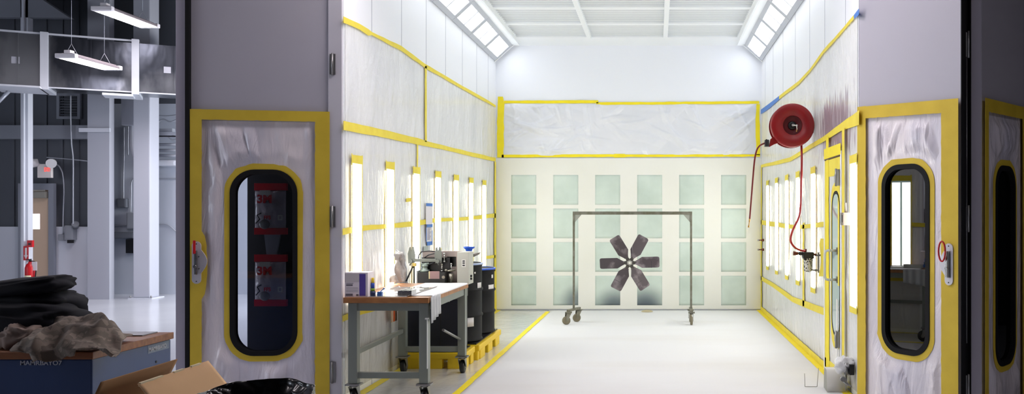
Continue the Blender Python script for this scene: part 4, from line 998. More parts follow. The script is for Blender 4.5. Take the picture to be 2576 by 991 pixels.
# ============================================================ PANEL WITH MASK PACKAGES BEHIND THE LEFT LEAF
t = thing('display_panel', 'tall black panel standing behind the left door window', 'panel', (-3.17,7.32,0))
MB().box((-.33,-.015,.03),(.36,.015,3.2), bev=.004).build('board', mat('black_board', (14,14,17), .6), t)
for s in (-.28,.3): MB().box((s-.03,-.16,0),(s+.03,.16,.03)).build('foot', M_dark, t)
M_bag = mat('clear_bag', (196,188,194), .12, coat=.8, bump=(14,.8,.02)); M_rhead = mat('red_header', (214,22,40), .35)
for i, (yt, yb) in enumerate(((461,590),(640,770))):
    dd = 7.27; a = W(641,yt,dd); c = W(722,yb,dd); wd, hh = (c.x-a.x)/2, a.z-c.z
    t = thing('mask_package', 'clear bagged mask package with red ends behind the left door window, %s one' % ('upper','lower')[i], 'package', ((a.x+c.x)/2,dd,c.z), group='bagged packages behind the left window')
    def bagf(u, v): return Vector((-wd*.96+2*wd*.96*u, -.008-.028*(math.sin(PI*u)*math.sin(PI*v))**.5-.006*noise.noise(Vector((u*6,v*8,i))), hh*.12+hh*.74*v))
    b = MB(); b.grid(bagf, 20, 26); b.face([bagf(0,0)*1, Vector((-wd*.96,.0,hh*.12)), Vector((-wd*.96,.0,hh*.86)), bagf(0,1)]); b.build('bag', M_bag, t, sol=.001)
    MB().box((-wd,-.014,hh*.86),(wd,.02,hh), bev=.002).build('top_header', M_rhead, t)
    MB().box((-wd,-.014,0),(wd,.02,hh*.13), bev=.002).build('bottom_header', M_rhead, t)
    MB().box((-wd*.55,-.046,hh*.77),(wd*.1,-.040,hh*.86)).build('price_sticker', mat('sticker', (226,226,216), .6), t)
    text('3M', .095, mat('letter_red', (226,20,40), .4), t, (-wd*.72,-.044,hh*.62), bold=.004, sx=1.05)
    text('FF-402' if False else 'FFS', .042, mat('letter_red', (226,20,40), .4), t, (-wd*.30,-.043,hh*.30), bold=.001)
    b = MB(); b.shape([rect(wd*.56,wd*.84,hh*.28,hh*.38), rect(wd*.62,wd*.78,hh*.30,hh*.36)], origin=(0,-.041,0), th=.002, nrm=(0,1,0)); b.build('printed_box', mat('sticker', (226,226,216), .6), t)
    b = MB(); b.tube([(-wd*.8,-.04,hh*.22),(-wd*.55,-.045,hh*.30),(-wd*.7,-.045,hh*.38),(-wd*.45,-.045,hh*.42)], .005, 6); b.build('mask_strap', M_black, t)
    b = MB(); b.sphere((-wd*.3,-.03,hh*.2), .045, (1,.35,.9), 10); b.build('mask_lens', mat('lens_grey', (150,150,150), .1, coat=.8), t)
dd = 7.26; a = W(664,590,dd); c = W(706,640,dd)
t = thing('plastic_strap', 'clear plastic strap hanging between the two bagged packages', 'strap', (a.x,dd,c.z)); w_ = c.x-a.x; h_ = a.z-c.z
MB().shape([[(0,h_+.01),(w_,h_+.01),(w_*.75,0),(w_*.15,0)]], origin=(0,-.0,0), th=.02, nrm=(0,1,0)).build('strap', mat('strap_grey', (150,150,158), .2, coat=.5), t)

# ============================================================ HALL BEYOND (left) : walls, columns, duct
M_hw = mat('hall_white_block', (206,210,220), .6, bump=(3,.15,.01))
M_sid = mat('dark_metal_siding', (80,84,92), .55, .1)
M_girt = mat('girt_grey', (128,132,142), .5)
M_roof = mat('dark_roof', (58,58,60), .8)
YA, YC = 15.9, 16.6
hW = W(0,570,YA).z; xj = W(220,0,YA-.3).x; xk = W(275,0,YA-.3).x
def siding(b, x0, x1, y, z0, z1, pitch=.30):
    b.box((x0,y,z0),(x1,y+.1,z1)); n = int((x1-x0)/pitch)
    for i in range(n): x = x0+pitch*(i+.5); b.box((x-.03,y-.022,z0),(x+.03,y+.001,z1))
b = MB(); b.box((-16,YA-.12,0),(xj+.1,YA,hW)); b.mi = 1; siding(b, -16, xj+.1, YA-.02, hW, 7.5); b.mi = 2; z0_, z1_ = W(0,352,YA).z, W(0,318,YA).z; b.box((-16,YA-.22,z0_),(xj,YA-.02,z1_))
struct(b.build('wall_hall_front', [M_hw, M_sid, M_girt]), 'workshop wall with white lower band and dark metal siding above', 'wall')
b = MB(); b.box((xj,YA-.3,0),(xk,YA-.16,7.5)); struct(b.build('wall_hall_pier', mat('pier_paint', (172,175,186), .6)), 'wide white pier in the workshop beside the column', 'pier')
M_hw2 = mat('hall_grey_wall', (184,190,202), .6, bump=(3,.15,.01))
b = MB(); b.box((-13,YC,0),(XL-1.2,YC+.1,3.7)); b.mi = 1; b.box((-13,YC,3.7),(XL-1.2,YC+.1,7.5)); b.mi = 0
struct(b.build('wall_hall_back', [M_hw2, M_sid]), 'pale grey rear wall of the workshop behind the column', 'wall')
b = MB(); b.box((XL-1.2,YC,0),(9,YC+.1,7.5)); struct(b.build('wall_hall_far', M_sid))
struct(box('wall_hall_left', (-16.1,-6,0), (-16,YC,7.5), M_hw2))
struct(box('wall_hall_right', (7.5,-6,0), (7.6,YC,7.5), M_sid))
struct(box('wall_hall_rear', (-16,-6.1,0), (7.6,-6,7.5), M_sid))
# roof with purlins and a pale strip
b = MB(); b.box((-16.1,-6.1,6.6),(7.6,YC+.1,6.7))
for i in range(10): b.box((-16,13.9-1.6*i,6.35),(7.5,14.05-1.6*i,6.6))
b.box((-9.0,-6,5.95),(-8.8,YC,6.6)); b.box((-13.0,-6,5.9),(-12.8,YC,6.6))
struct(b.build('ceiling_hall', M_roof), 'dark workshop roof with purlins', 'ceiling')
b = MB(); p0, p1, p2 = W(-60,-40,12.5), W(-60,70,12.5), W(150,60,14.5)
b.shape([[(-15.5,5.25),(-11.2,5.6),(-10.3,5.0),(-15.5,5.05)]], origin=(0,15.0,0), th=.12, nrm=(0,1,0))
struct(b.build('trim_6', M_girt), 'grey sloping roof beam at the upper left', 'beam')
# post, column
p = W(61,0,15.0); b = MB(); b.box((p.x-.065,15.0,0),(p.x+.065,15.12,6.3)); b.box((p.x-.02,14.96,0),(p.x+.02,15.0,6.3))
o = b.build('steel_post', M_hw); recenter(o, (p.x,15.05,0)); tag(o, 'slim white steel post with the fire extinguisher beside it', 'post')
p = W(368,0,15.85); t = thing('steel_column', 'white square steel column on a bolted base plate', 'column', (p.x,15.85,0))
MB().box((-.155,-.15,.02),(.155,.15,6.3), bev=.02).build('shaft', mat('column_white', (188,191,202), .5), t)
MB().box((-.22,-.20,0),(.22,.20,.02)).build('base_plate', M_hw, t)
for sx_ in (-1,1): MB().cyl((sx_*.19,-.17,.02),(sx_*.19,-.17,.06),.014,n=8).build('bolt', M_zinc, t)
# exit door
pa, pb = W(66,0,YA-.13).x, W(128,0,YA-.13).x; zt_ = W(0,478,YA-.13).z
t = bpy.data.objects.new('door_5', None); COL.objects.link(t); t.location = ((pa+pb)/2,YA-.13,0); struct(t, 'tan exit door with a small bright window at the far left', 'door'); hw_ = (pb-pa)/2
MB().shape([rect(-hw_,hw_,.01,zt_), rect(W(76,0,YA-.15).x-(pa+pb)/2,W(102,0,YA-.15).x-(pa+pb)/2,W(0,576,YA).z,W(0,538,YA).z)], origin=(0,-.04,0), th=.04, nrm=(0,1,0)).build('panel', mat('tan_door', (204,178,152), .5), t)
MB().box((W(76,0,YA-.15).x-(pa+pb)/2,-.03,W(0,576,YA).z),(W(102,0,YA-.15).x-(pa+pb)/2,-.02,W(0,538,YA).z)).build('window_pane', mat('daylit_pane', (255,255,255), .3, emit=((248,240,255), 5)), t)
b = MB(); b.box((hw_,-.07,0),(hw_+.10,.0,zt_+.12)); b.box((-hw_-.1,-.07,0),(-hw_,0,zt_+.12)); b.box((-hw_,-.07,zt_),(hw_,0,zt_+.12)); b.build('door_frame', mat('frame_grey', (128,132,144), .5), t)
b = MB(); b.box((hw_-.30,-.12,zt_-.15),(hw_-.02,-.04,zt_-.03), bev=.008); b.box((hw_-.25,-.14,zt_-.025),(hw_-.02,-.12,zt_-.0)); b.build('door_closer', mat('closer_grey', (140,136,128), .5, .3), t)
# exit sign
q = W(114,430,YA-.35); t = thing('exit_sign', 'white exit sign with red letters and twin emergency lamps', 'exit sign', (q.x,YA-.35,q.z))
MB().box((-.125,-.03,-.125),(.125,.03,.125), bev=.006).build('sign_body', mat('sign_white', (214,208,206), .5), t)
text('EXIT', .105, mat('exit_red', (238,90,80), .5, emit=((238,80,70), 1.2)), t, (-.0,-.032,-.01), bold=.003, sx=.55, align='LEFT')
for s in (-1, 1):
    b = MB(); b.cyl((s*.10,0,.11),(s*.15,-.01,.15),.02); b.cyl((s*.13,-.0,.15),(s*.20-.03,-.09,.13),.07,.085,18); b.build('lamp_head', mat('lamp_head_grey', (196,196,200), .3), t)
MB().box((-.03,.03,-.03),(.03,.14,.03)).build('mount', M_hw, t)
# junction boxes, emergency light, conduits
def hallbox(name, x0, x1, y0, y1, depth, m, label, cat, y=YA-.12, extra=None):
    a = W(x0,y0,y); c = W(x1,y1,y); t = thing(name, label, cat, ((a.x+c.x)/2,y,(a.z+c.z)/2)); hw, hz = (c.x-a.x)/2, (a.z-c.z)/2
    MB().box((-hw,-depth,-hz),(hw,-.001,hz), bev=.006).build('casing', m, t)
    MB().box((-hw*.8,-depth-.006,-hz*.85),(hw*.8,-depth+.001,hz*.85), bev=.003).build('cover', m, t)
    return t, hw, hz
M_grey = mat('electrical_grey', (140,144,152), .5); M_grey2 = mat('electrical_dark', (98,102,110), .5); M_cond = mat('conduit_grey', (168,172,182), .4, .3)
hallbox('outlet_box', 152, 168, 589, 605, .06, M_grey, 'small square outlet box at the end of the left conduit', 'outlet box')
t, hw, hz = hallbox('emergency_light', 173, 194, 567, 603, .12, M_grey, 'grey emergency light unit on the white wall band', 'emergency light')
b = MB(); b.cyl((hw+.02,-.07,hz-.03),(hw+.07,-.15,hz+.03),.05,.06,14); b.build('lamp_head', M_grey2, t); MB().box((-hw*.5,-.1,-hz-.06),(hw*.5,-.03,-hz)).build('battery', M_black, t)
def conduit(pts, y, label, r=.012):
    P = [W(a,c,y-.03) for a,c in pts]; o = MB().tube(bez(P,36), r, 6).build('conduit', M_cond); recenter(o, P[0]); tag(o, label, 'conduit')
conduit([(140,412),(150,420),(158,440),(161,480),(159,540),(159,589)], YA-.12, 'bent conduit from the exit sign down to the outlet box')
conduit([(178,240),(178,300),(180,360),(184,400),(184,480),(184,567)], YA-.25, 'long thin conduit dropping to the emergency light')
conduit([(118,396),(170,400),(219,405)], YA-.12, 'short level conduit above the exit sign')
hallbox('disconnect_box', 301, 324, 500, 522, .1, M_grey2, 'small dark electrical box on the grey rear wall', 'electrical box', y=YC)
hallbox('electrical_panel', 328, 352, 535, 575, .12, M_grey, 'grey electrical panel left of the column', 'electrical panel', y=YC)
hallbox('black_box', 328, 352, 601, 636, .15, M_black, 'black wall box under the cable trough beside the column', 'box', y=YC)
hallbox('cable_trough', 284, 350, 583, 599, .13, M_grey2, 'long dark wiring trough on the rear wall', 'wiring trough', y=YC)
conduit([(276,566),(300,567),(345,566)], YC, 'level conduit on the rear wall left of the column')
conduit([(390,566),(420,565),(440,580),(452,590)], YC, 'curving conduit on the rear wall right of the column', r=.01)
conduit([(329,535),(330,490),(331,458),(340,448),(352,447)], YC, 'conduit rising from the electrical panel')
conduit([(392,449),(420,449),(452,449)], YC, 'level conduit high on the wall right of the column')
conduit([(311,500),(311,440),(312,390),(312,320)], YC, 'left of the twin upright conduits above the dark box')
conduit([(322,390),(322,350),(323,300)], YC, 'right of the twin upright conduits above the dark box')
# vent box and curved pipe
a, c = W(311,238,YC-.5), W(346,316,YC-.5); t = thing('vent_box', 'white vent box hanging under the duct with curved pipe', 'vent', ((a.x+c.x)/2,YC-.45,c.z)); hw = (c.x-a.x)/2
MB().box((-hw,-.13,0),(hw,.13,a.z-c.z), bev=.01).build('box', M_hw, t)
P = [Vector((W(x,y,YC-.45).x-(a.x+c.x)/2, 0, W(x,y,YC-.45).z-c.z)) for x, y in ((336,316),(336,350),(338,375),(345,392),(356,402))]
MB().tube(bez(P,24), .075, 14).build('pipe', M_hw, t)
# pipes and cable trays at right of the column
for i, (y0, y1, nm, lb) in enumerate(((360,367,'pipe','upper grey pipe right of the column'),(374,382,'pipe','middle grey pipe right of the column'),(388,395,'pipe','lower grey pipe right of the column'))):
    a, c = W(391,(y0+y1)/2,YC-.3), W(470,(y0+y1)/2,YC-.3); o = MB().cyl(a, c, .028, n=12).build(nm, M_cond); recenter(o, a); tag(o, lb, 'pipe')
a, c = W(394,418,YC-.2), W(446,402,YC-.2); b = MB(); b.box((a.x,YC-.25,a.z),(c.x,YC-.001,c.z), bev=.05); o = b.build('pipe_cover', M_hw); recenter(o, ((a.x+c.x)/2,YC-.1,a.z)); tag(o, 'white rounded pipe cover on the wall right of the column', 'pipe cover')
a, c = W(392,345,YC-.35), W(460,322,YC-.35); b = MB(); b.box((a.x,YC-.45,a.z),(c.x,YC-.30,a.z+.02)); b.box((a.x,YC-.45,a.z),(c.x,YC-.44,a.z+.09)); b.box((a.x+.1,YC-.42,a.z+.02),(a.x+.35,YC-.32,a.z+.16)); o = b.build('cable_tray', M_cond); recenter(o, a); tag(o, 'cable tray with clutter high beside the column', 'cable tray')
for i, pts in enumerate((((392,312),(410,300),(430,306),(455,296)), ((392,350),(415,340),(435,352),(455,346)), ((392,290),(420,292),(455,288)))):
    conduit(pts, YC-.3, ('wavy cable above the cable tray','wavy cable below the cable tray','straight cable near the top beside the column')[i], r=.014)
# fire extinguisher, arrow sign, pull station on the post
ex = W(72,0,14.85); zb_, zt_ = W(0,722,14.85).z, W(0,655,14.85).z
t = thing('fire_extinguisher', 'red fire extinguisher hanging on the slim white post', 'fire extinguisher', (ex.x+.0,14.885,zb_)); hh = zt_-zb_
MB().lathe([(0,0),(.065,0),(.078,.02),(.078,hh*.72),(.06,hh*.84),(.028,hh*.9),(.028,hh*.95),(0,hh*.95)], n=24).build('cylinder', M_redp, t)
b = MB(); b.cyl((0,0,hh*.95),(0,0,hh*1.02),.02); b.box((-.01,-.09,hh*1.02),(.01,.03,hh*1.05)); b.box((-.01,-.08,hh*.97),(.01,.02,hh*.99)); b.build('valve', M_black, t)
MB().tube([(.02,0,hh*.98),(.10,-.02,hh*.95),(.115,-.02,hh*.6),(.10,-.02,hh*.3)], .010, 8).build('hose', M_black, t)
b = MB(); b.grid(lambda u,v: Vector((.0795*math.cos(-PI*.75+PI*.5*u), .0795*math.sin(-PI*.75+PI*.5*u), hh*(.22+.22*v))), 8, 1); b.build('label', mat('ext_label', (230,224,190), .6), t, sol=.001)
b = MB(); b.box((.05,-.03,hh*.62),(.14,-.025,hh*.95)); b.build('tag_card', mat('paper_white', (226,222,226), .8), t)
q = W(63,636,14.93); t = thing('arrow_sign', 'narrow red sign with white down arrow on the post', 'sign', (q.x,14.955,q.z))
q0, q1 = W(63,655,14.93).z-q.z, W(63,619,14.93).z-q.z
MB().box((-.045,-.004,q0),(.045,0,q1)).build('sign_plate', M_redp, t)
MB().shape([[(-.016,q1-.03),(-.016,q0+.09),(-.034,q0+.09),(0,q0+.02),(.034,q0+.09),(.016,q0+.09),(.016,q1-.03)]], origin=(0,-.006,0), th=.002, nrm=(0,1,0)).build('arrow', mat('paper_white', (226,222,226), .8), t)
q = W(76,613,14.98); t = thing('fire_alarm_pull', 'small red fire alarm pull station above the extinguisher', 'fire alarm', (q.x+.01,15.0,q.z))
MB().box((-.045,-.05,-.06),(.045,.0,.06), bev=.004).build('body', M_redp, t); MB().box((-.02,-.058,-.02),(.02,-.051,.01)).build('handle', M_black, t)

# duct
DA, DB = W(-20,0,13.85), W(520,0,15.25); dvec = Vector((DB.x-DA.x, DB.y-DA.y, 0)); dl = dvec.length; rzd = math.atan2(dvec.y, dvec.x)
t = thing('air_duct', 'large galvanised rectangular air duct running below the roof', 'air duct', (DA.x,DA.y,3.67), rzd)
def dpx(x):
    k = (x-CX)/F; return (DA.x-k*DA.y)/(k*math.sin(rzd)-math.cos(rzd))
M_duct = mat('galvanised_duct', (150,154,160), .30, .9, var=((66,70,78), 1.0, 1.0, (.42,.6)), bump=(1.3,.5,.08), stretch=(1,1,.5))
M_seal = mat('duct_sealant', (190,194,202), .6)
sections = [(dpx(-20),dpx(108),.86),(dpx(116),dpx(336),.84),(dpx(346),dpx(520),.84)]
for i, (a, c, hh) in enumerate(sections):
    b = MB(); b.box((a,0,0),(c,.72,hh)); n = max(2, int((c-a)/.62))
    for k in range(1, n): x = a+(c-a)*k/n; b.box((x-.008,-.014,0),(x+.008,0,hh))
    b.build('duct_section', M_duct, t)
for x, w, up in ((112,.055,.05),(341,.055,.05)):
    xx_ = dpx(x); b = MB(); b.box((xx_-w,-.05,-.05),(xx_+w,.77,.90)); b.build('flange', M_seal, t)
b = MB(); b.box((dpx(-20),-.02,-.02),(dpx(520),.02,.0)); b.box((dpx(-20),-.02,.86),(dpx(340),.0,.89)); b.box((dpx(-20),-.22,-.05),(dpx(106),.70,-.021)); b.build('edge_angle', M_seal, t)
for x, y in ((39,151),(421,176)):
    xx_ = dpx(x); d_ = DA.y+math.sin(rzd)*xx_; z = W(0,y,d_).z-3.67; MB().box((xx_-.055,-.004,z-.055),(xx_+.055,-.001,z+.055)).build('sticker', mat('duct_sticker', (170,172,182), .6), t)
b = MB(); b.cyl((dpx(300),.35,-.05),(dpx(300)+.02,.35,-.051),.01); b.box((dpx(258),-.06,-.09),(dpx(335),.4,-.052)); b.build('hanger_bar', M_seal, t)
# brace under left duct
b = MB(); b.tube([W(-10,262,14.2), W(22,230,14.3)], .03, 8); o = b.build('brace_bar', M_cond); recenter(o, W(0,250,14.2)); tag(o, 'diagonal white brace bar under the duct at the left edge', 'brace')
# small hatch frame high on the wall
a, c = W(146,300,YA-.05), W(205,235,YA-.05); cxx, czz = (a.x+c.x)/2, (a.z+c.z)/2
t = thing('wall_louvre', 'dark framed louvre high on the siding left of the pier', 'louvre', (cxx,YA-.045,czz)); hw, hz = (c.x-a.x)/2, (c.z-a.z)/2
MB().shape([rect(-hw,hw,-hz,hz), rect(-hw+.05,hw-.05,-hz+.05,hz-.05)], th=.05, nrm=(0,-1,0)).build('frame', M_girt, t)
b = MB()
for k in range(7): z = -hz+.08+k*(2*hz-.14)/7; b.box((-hw+.05,-.03,z),(hw-.05,-.005,z+.02), rot=Euler((.5,0,0)))
b.build('louvre_slats', M_sid, t)
q = W(234,327,YA-.34); b = MB(); b.box((-.26,-.03,-.035),(.30,.0,.035)); o = b.build('sign_bracket', M_hw, loc=(q.x,YA-.31,q.z)); tag(o, 'short white bracket bar across the pier', 'bracket')

# high bay lights
def highbay(name_label, x, y, yn, L, wdt, hz_, susp):
    t = thing('high_bay_light', name_label, 'ceiling light', (x,yn,hz_), group='hanging linear workshop lights')
    hw = wdt/2
    b = MB(); b.box((-hw,.0,.012),(hw,L,.055), bev=.01); b.box((-hw*.55,.02,.055),(hw*.55,L-.02,.085), bev=.006); b.build('housing', mat('high_bay_dark', (120,112,116), .5), t)
    b = MB(); b.box((-hw-.005,-.03,.0),(hw+.005,.05,.07), bev=.014); b.build('end_cap', M_hwhite, t); MB().box((-hw-.005,L-.05,.0),(hw+.005,L+.03,.07), bev=.014).build('end_cap', M_hwhite, t); MB().box((-.05,.02,.07),(.05,.12,.13), bev=.01).build('mounting_block', M_hwhite, t)
    MB().box((-hw+.01,.05,.004),(hw-.01,L-.05,.012)).build('diffuser', M_highbay, t)
    b = MB()
    for yy in (.12, L-.2):
        b.tube([(-hw*.6,yy,.08),(0,yy,.24)], .003, 5); b.tube([(hw*.6,yy,.08),(0,yy,.24)], .003, 5); b.tube([(0,yy,.24),(0,yy,susp)], .003, 5)
    b.build('hanger_wire', M_cond, t)
    return t
zn = 13.0; h1 = 1.56+(CY-27)*zn/F; highbay('brighter upper hanging light bar near the roof', (257-CX)*zn/F, 0, zn, 1.22, .31, h1, 6.35-h1)
zn2 = 12.95; h2 = 1.56+(CY-146)*zn2/F; highbay('lower hanging light bar in front of the duct', (166-CX)*zn2/F, 0, zn2, 1.10, .30, h2, 6.35-h2)
# added lights, hidden from here, that brighten the hall, door leaves and carton
for (x, y, z) in ((-7.3,13.9,4.7),(-5.9,12.0,5.3),(-5.9,8.8,5.3),(-8.2,6.1,4.6),(-6.2,6.1,4.8),(-8.5,2.0,5.3),(-1.7,6.25,4.7),(-.7,6.25,4.7),(.3,6.25,4.7),(4.6,2.6,5.0)):
    highbay('added unseen hanging light that brightens the hall and door leaves', x, y, y-.4, 1.15, .30, z, 6.35-z)

# ============================================================ FOREGROUND: BENCH, CLOTHES, CARTON, BIN
M_bblue = mat('bench_blue', (46,72,122), .4, var=((38,60,106), 3, .5), bump=(60,.05,.002))
t = thing('tool_bench', 'dark blue steel tool chest with wooden top in the left foreground', 'tool bench', (-3.6,4.43,0))
bx0, bx1, by0, by1 = -.95, .90, -.34, .35
MB().box((bx0,by0+.015,.08),(bx1-.012,by1-.01,.862), bev=.006).build('cabinet', M_bblue, t)
M_bw = mat('bench_wood', (150,92,48), .42, var=((104,56,30), 3, .7), stretch=(2,14,8), bump=(20,.15,.003))
MB().box((bx0,by0,.864),(bx1,by1,.90), bev=.004).build('wooden_top', M_bw, t)
b = MB(); b.box((bx1-.22-.25,by1-.16,.901),(bx1-.08,by1-.02,.906)); b.build('steel_inset', mat('inset_grey', (150,156,166), .35), t)
for s in (-.85, .75): MB().box((s-.04,-.25,0),(s+.04,.25,.08)).build('skid', M_dark, t)
text('MAMRBAYO7', .030, mat('stencil_grey', (190,198,214), .6), t, (W(45,918,4.09).x+3.6, by0+.013, W(0,918,4.105).z), bold=.0006, sx=1.12)
text('MAMRBAYO', .030, mat('stencil_pale', (186,190,196), .6), t, (bx1-.0105, by1-.22, .825), rot=(PI/2,0,PI/2), bold=.0006)
b = MB(); b.box((bx1-.0115,by1-.225,.815),(bx1-.011,by1-.03,.858)); b.build('side_label', mat('side_label', (120,134,152), .6), t)
b = MB(); b.cyl((bx1-.012,by1-.15,.76),(bx1-.009,by1-.15,.76),.006,n=10); b.build('screw', M_black, t)
BT = .901
M_cam = bpy.data.materials.new('camouflage_cloth'); M_cam.use_nodes = True; nt = M_cam.node_tree; pb_ = nt.nodes['Principled BSDF']; pb_.inputs['Roughness'].default_value = .9
tc = nt.nodes.new('ShaderNodeTexCoord'); n = nt.nodes.new('ShaderNodeTexNoise'); n.inputs['Scale'].default_value = 11; n.inputs['Detail'].default_value = 3; nt.links.new(tc.outputs['Object'], n.inputs['Vector'])
r = nt.nodes.new('ShaderNodeValToRGB'); r.color_ramp.interpolation = 'CONSTANT'; cr = r.color_ramp
cr.elements[0].position = 0; cr.elements[0].color = rgba((104,94,86)); cr.elements[1].position = .42; cr.elements[1].color = rgba((134,122,112))
e_ = cr.elements.new(.52); e_.color = rgba((120,110,100)); e_ = cr.elements.new(.60); e_.color = rgba((148,136,124))
nt.links.new(n.outputs['Fac'], r.inputs['Fac']); nt.links.new(r.outputs['Color'], pb_.inputs['Base Color'])
M_navy = mat('navy_black_cloth', (20,22,32), .85, bump=(300,.15,.001))
M_beige = mat('beige_cloth', (158,140,130), .9)
def lump(name, label, cat, c, r, sc_, m, k, fold=.16, sq=.75, cut=True, cn=28, rz=0):
    def dsp(p):
        f = 1+fold*(1-2*abs(noise.noise(Vector((p.x*1.6+k, p.y*1.6, p.z*2.6)))))-fold*.5+fold*.4*noise.noise(p*4.1+Vector((k,0,0)))
        return f
    b = MB(); g = bmesh.ops.create_uvsphere(b.bm, u_segments=cn*2, v_segments=cn, radius=1)
    for v in g['verts']:
        p = v.co.copy(); q = Vector([math.copysign(abs(p[i])**sq, p[i]) for i in range(3)]); q *= dsp(p)
        v.co = Vector((q.x*r*sc_[0], q.y*r*sc_[1], q.z*r*sc_[2]))
        v.co = Matrix.Rotation(rz, 3, 'Y') @ v.co
        if cut: v.co.z = max(v.co.z, BT-c[2]+.0015+.001*noise.noise(p*5))
    for f in b.bm.faces: f.smooth = True
    o = b.build(name, m, loc=c); return tag(o, label, cat)
# dark pile
lump('dark_jacket', 'lowest of the dark folded garments piled on the tool bench', 'jacket', (-3.40,4.42,BT+.075), .1, (4.3,1.9,1.35), M_navy, 2, .12, .6)
lump('dark_trousers', 'middle dark garment of the pile on the tool bench', 'trousers', (-3.42,4.50,BT+.17), .1, (3.6,1.6,.95), M_navy, 7, .14, .6, cut=False)
lump('dark_sleeve', 'dark rolled garment topmost of the pile on the tool bench', 'garment', (-3.38,4.46,BT+.265), .1, (3.1,1.2,.50), M_navy, 12, .12, .62, cut=False, rz=-.13)
lump('beige_cloth', 'crumpled beige cloth between dark pile and camouflage garment', 'cloth', (-3.14,4.25,BT+.035), .1, (1.0,1.0,.80), M_beige, 5, .22, .85)
# camouflage garment draped over the bench corner
def camf(u, v):
    a0 = Vector((-3.05,3.99)).lerp(Vector((-2.57,4.06)), u); a1 = Vector((-3.19,4.50)).lerp(Vector((-2.76,4.50)), u); pq = a0.lerp(a1, v); x, y = pq.x, pq.y
    bulge = .085*math.exp(-((u-.30)/.28)**2-((v-.62)/.34)**2)+.090*math.exp(-((u-.72)/.20)**2-((v-.55)/.30)**2)
    rid = .042*(1-2.6*abs(noise.noise(Vector((u*3.4+v*1.5, v*2.6-u*1.1, 4)))))+.010*noise.noise(Vector((u*11,v*9,1)))
    e = min(1, u*6, (1-u)*6, v*6, (1-v)*6)
    z = BT+.012+max(0, bulge+rid*e+.012)
    fy = (4.085-y); fx = x-(-2.695)
    if fy > 0: z = BT+.012-fy*.75*(1 if .2 < u < .62 else .25)+max(0, rid)*.4; y = 4.075-.012-fy*.15+.012*math.sin(u*18)
    if fx > 0: z = min(z, BT+.020+max(0,bulge+rid)-fx*.45); 
    if fx > 0 and z < BT+.015: x = max(x, -2.685)
    x += .02*noise.noise(Vector((v*5,u*2,8))); return Vector((x, y, z))
o = MB().grid(camf, 70, 60).build('camouflage_garment', M_cam, recalc=False, sol=.004); recenter(o, (-2.85,4.25,BT)); tag(o, 'crumpled camouflage garment draped over the tool bench corner', 'garment')

# cardboard carton
M_card = mat('cardboard', (222,180,132), .8, var=((206,164,118), 2, .5)); M_card_shade = mat('cardboard_shaded', (150,112,74), .85)  # second, darker cardboard has the left flap's shade put into its colour
t = thing('cardboard_box', 'open cardboard box with raised flaps beside the black bin liner', 'box', (-2.1375,3.72,0))
hx_, hy_, hb_ = .2025, .27, .68; th = .004
b = MB(); b.box((-hx_,-hy_,0),(hx_,hy_,th)); b.box((-hx_,-hy_,th),(-hx_+th,hy_,hb_)); b.box((hx_-th,-hy_,th),(hx_,hy_,hb_)); b.box((-hx_+th,-hy_,th),(hx_-th,-hy_+th,hb_)); b.box((-hx_+th,hy_-th,th),(hx_-th,hy_,hb_)); b.build('body', M_card, t)
def flap(p0, p1, p2, p3, m, tear=False):
    b = MB(); P = [Vector(p) for p in (p0,p1,p2,p3)]; n = 24
    def fn(u, v):
        a = P[0].lerp(P[1], u); c = P[3].lerp(P[2], u); q = a.lerp(c, v)
        if tear and v > .99: q.z += .004*noise.noise(Vector((u*14,1,1)))
        return q
    b.grid(fn, n, 4); return b.build('flap', m, t, sol=.004)
fl2 = flap((hx_,-hy_,hb_),(hx_,hy_,hb_),(-2.095+2.1375,hy_,.875),(-2.095+2.1375,-hy_,.875), M_card, True)
flap((-hx_,-hy_,hb_),(-hx_,hy_,hb_),(-2.243+2.1375,hy_+.01,.882),(-2.243+2.1375,-hy_,.882), M_card_shade)
flap((-hx_,-hy_,hb_),(hx_,-hy_,hb_),(hx_,-hy_-.10,.50),(-hx_,-hy_-.10,.50), M_card)
flap((-hx_+.01,hy_-.01,hb_-.005),(hx_-.01,hy_-.01,hb_-.005),(hx_-.01,hy_-.10,.50),(-hx_+.01,hy_-.10,.50), M_card)
b = MB()
for y0_, y1_ in ((-.02,.06),(.12,.20),(-.26,-.10)): b.box((-2.095+2.1375-.004,y0_,.862),(-2.095+2.1375+.006,y1_,.878))
b.build('torn_tape', mat('torn_paper', (224,208,172), .7), fl2)
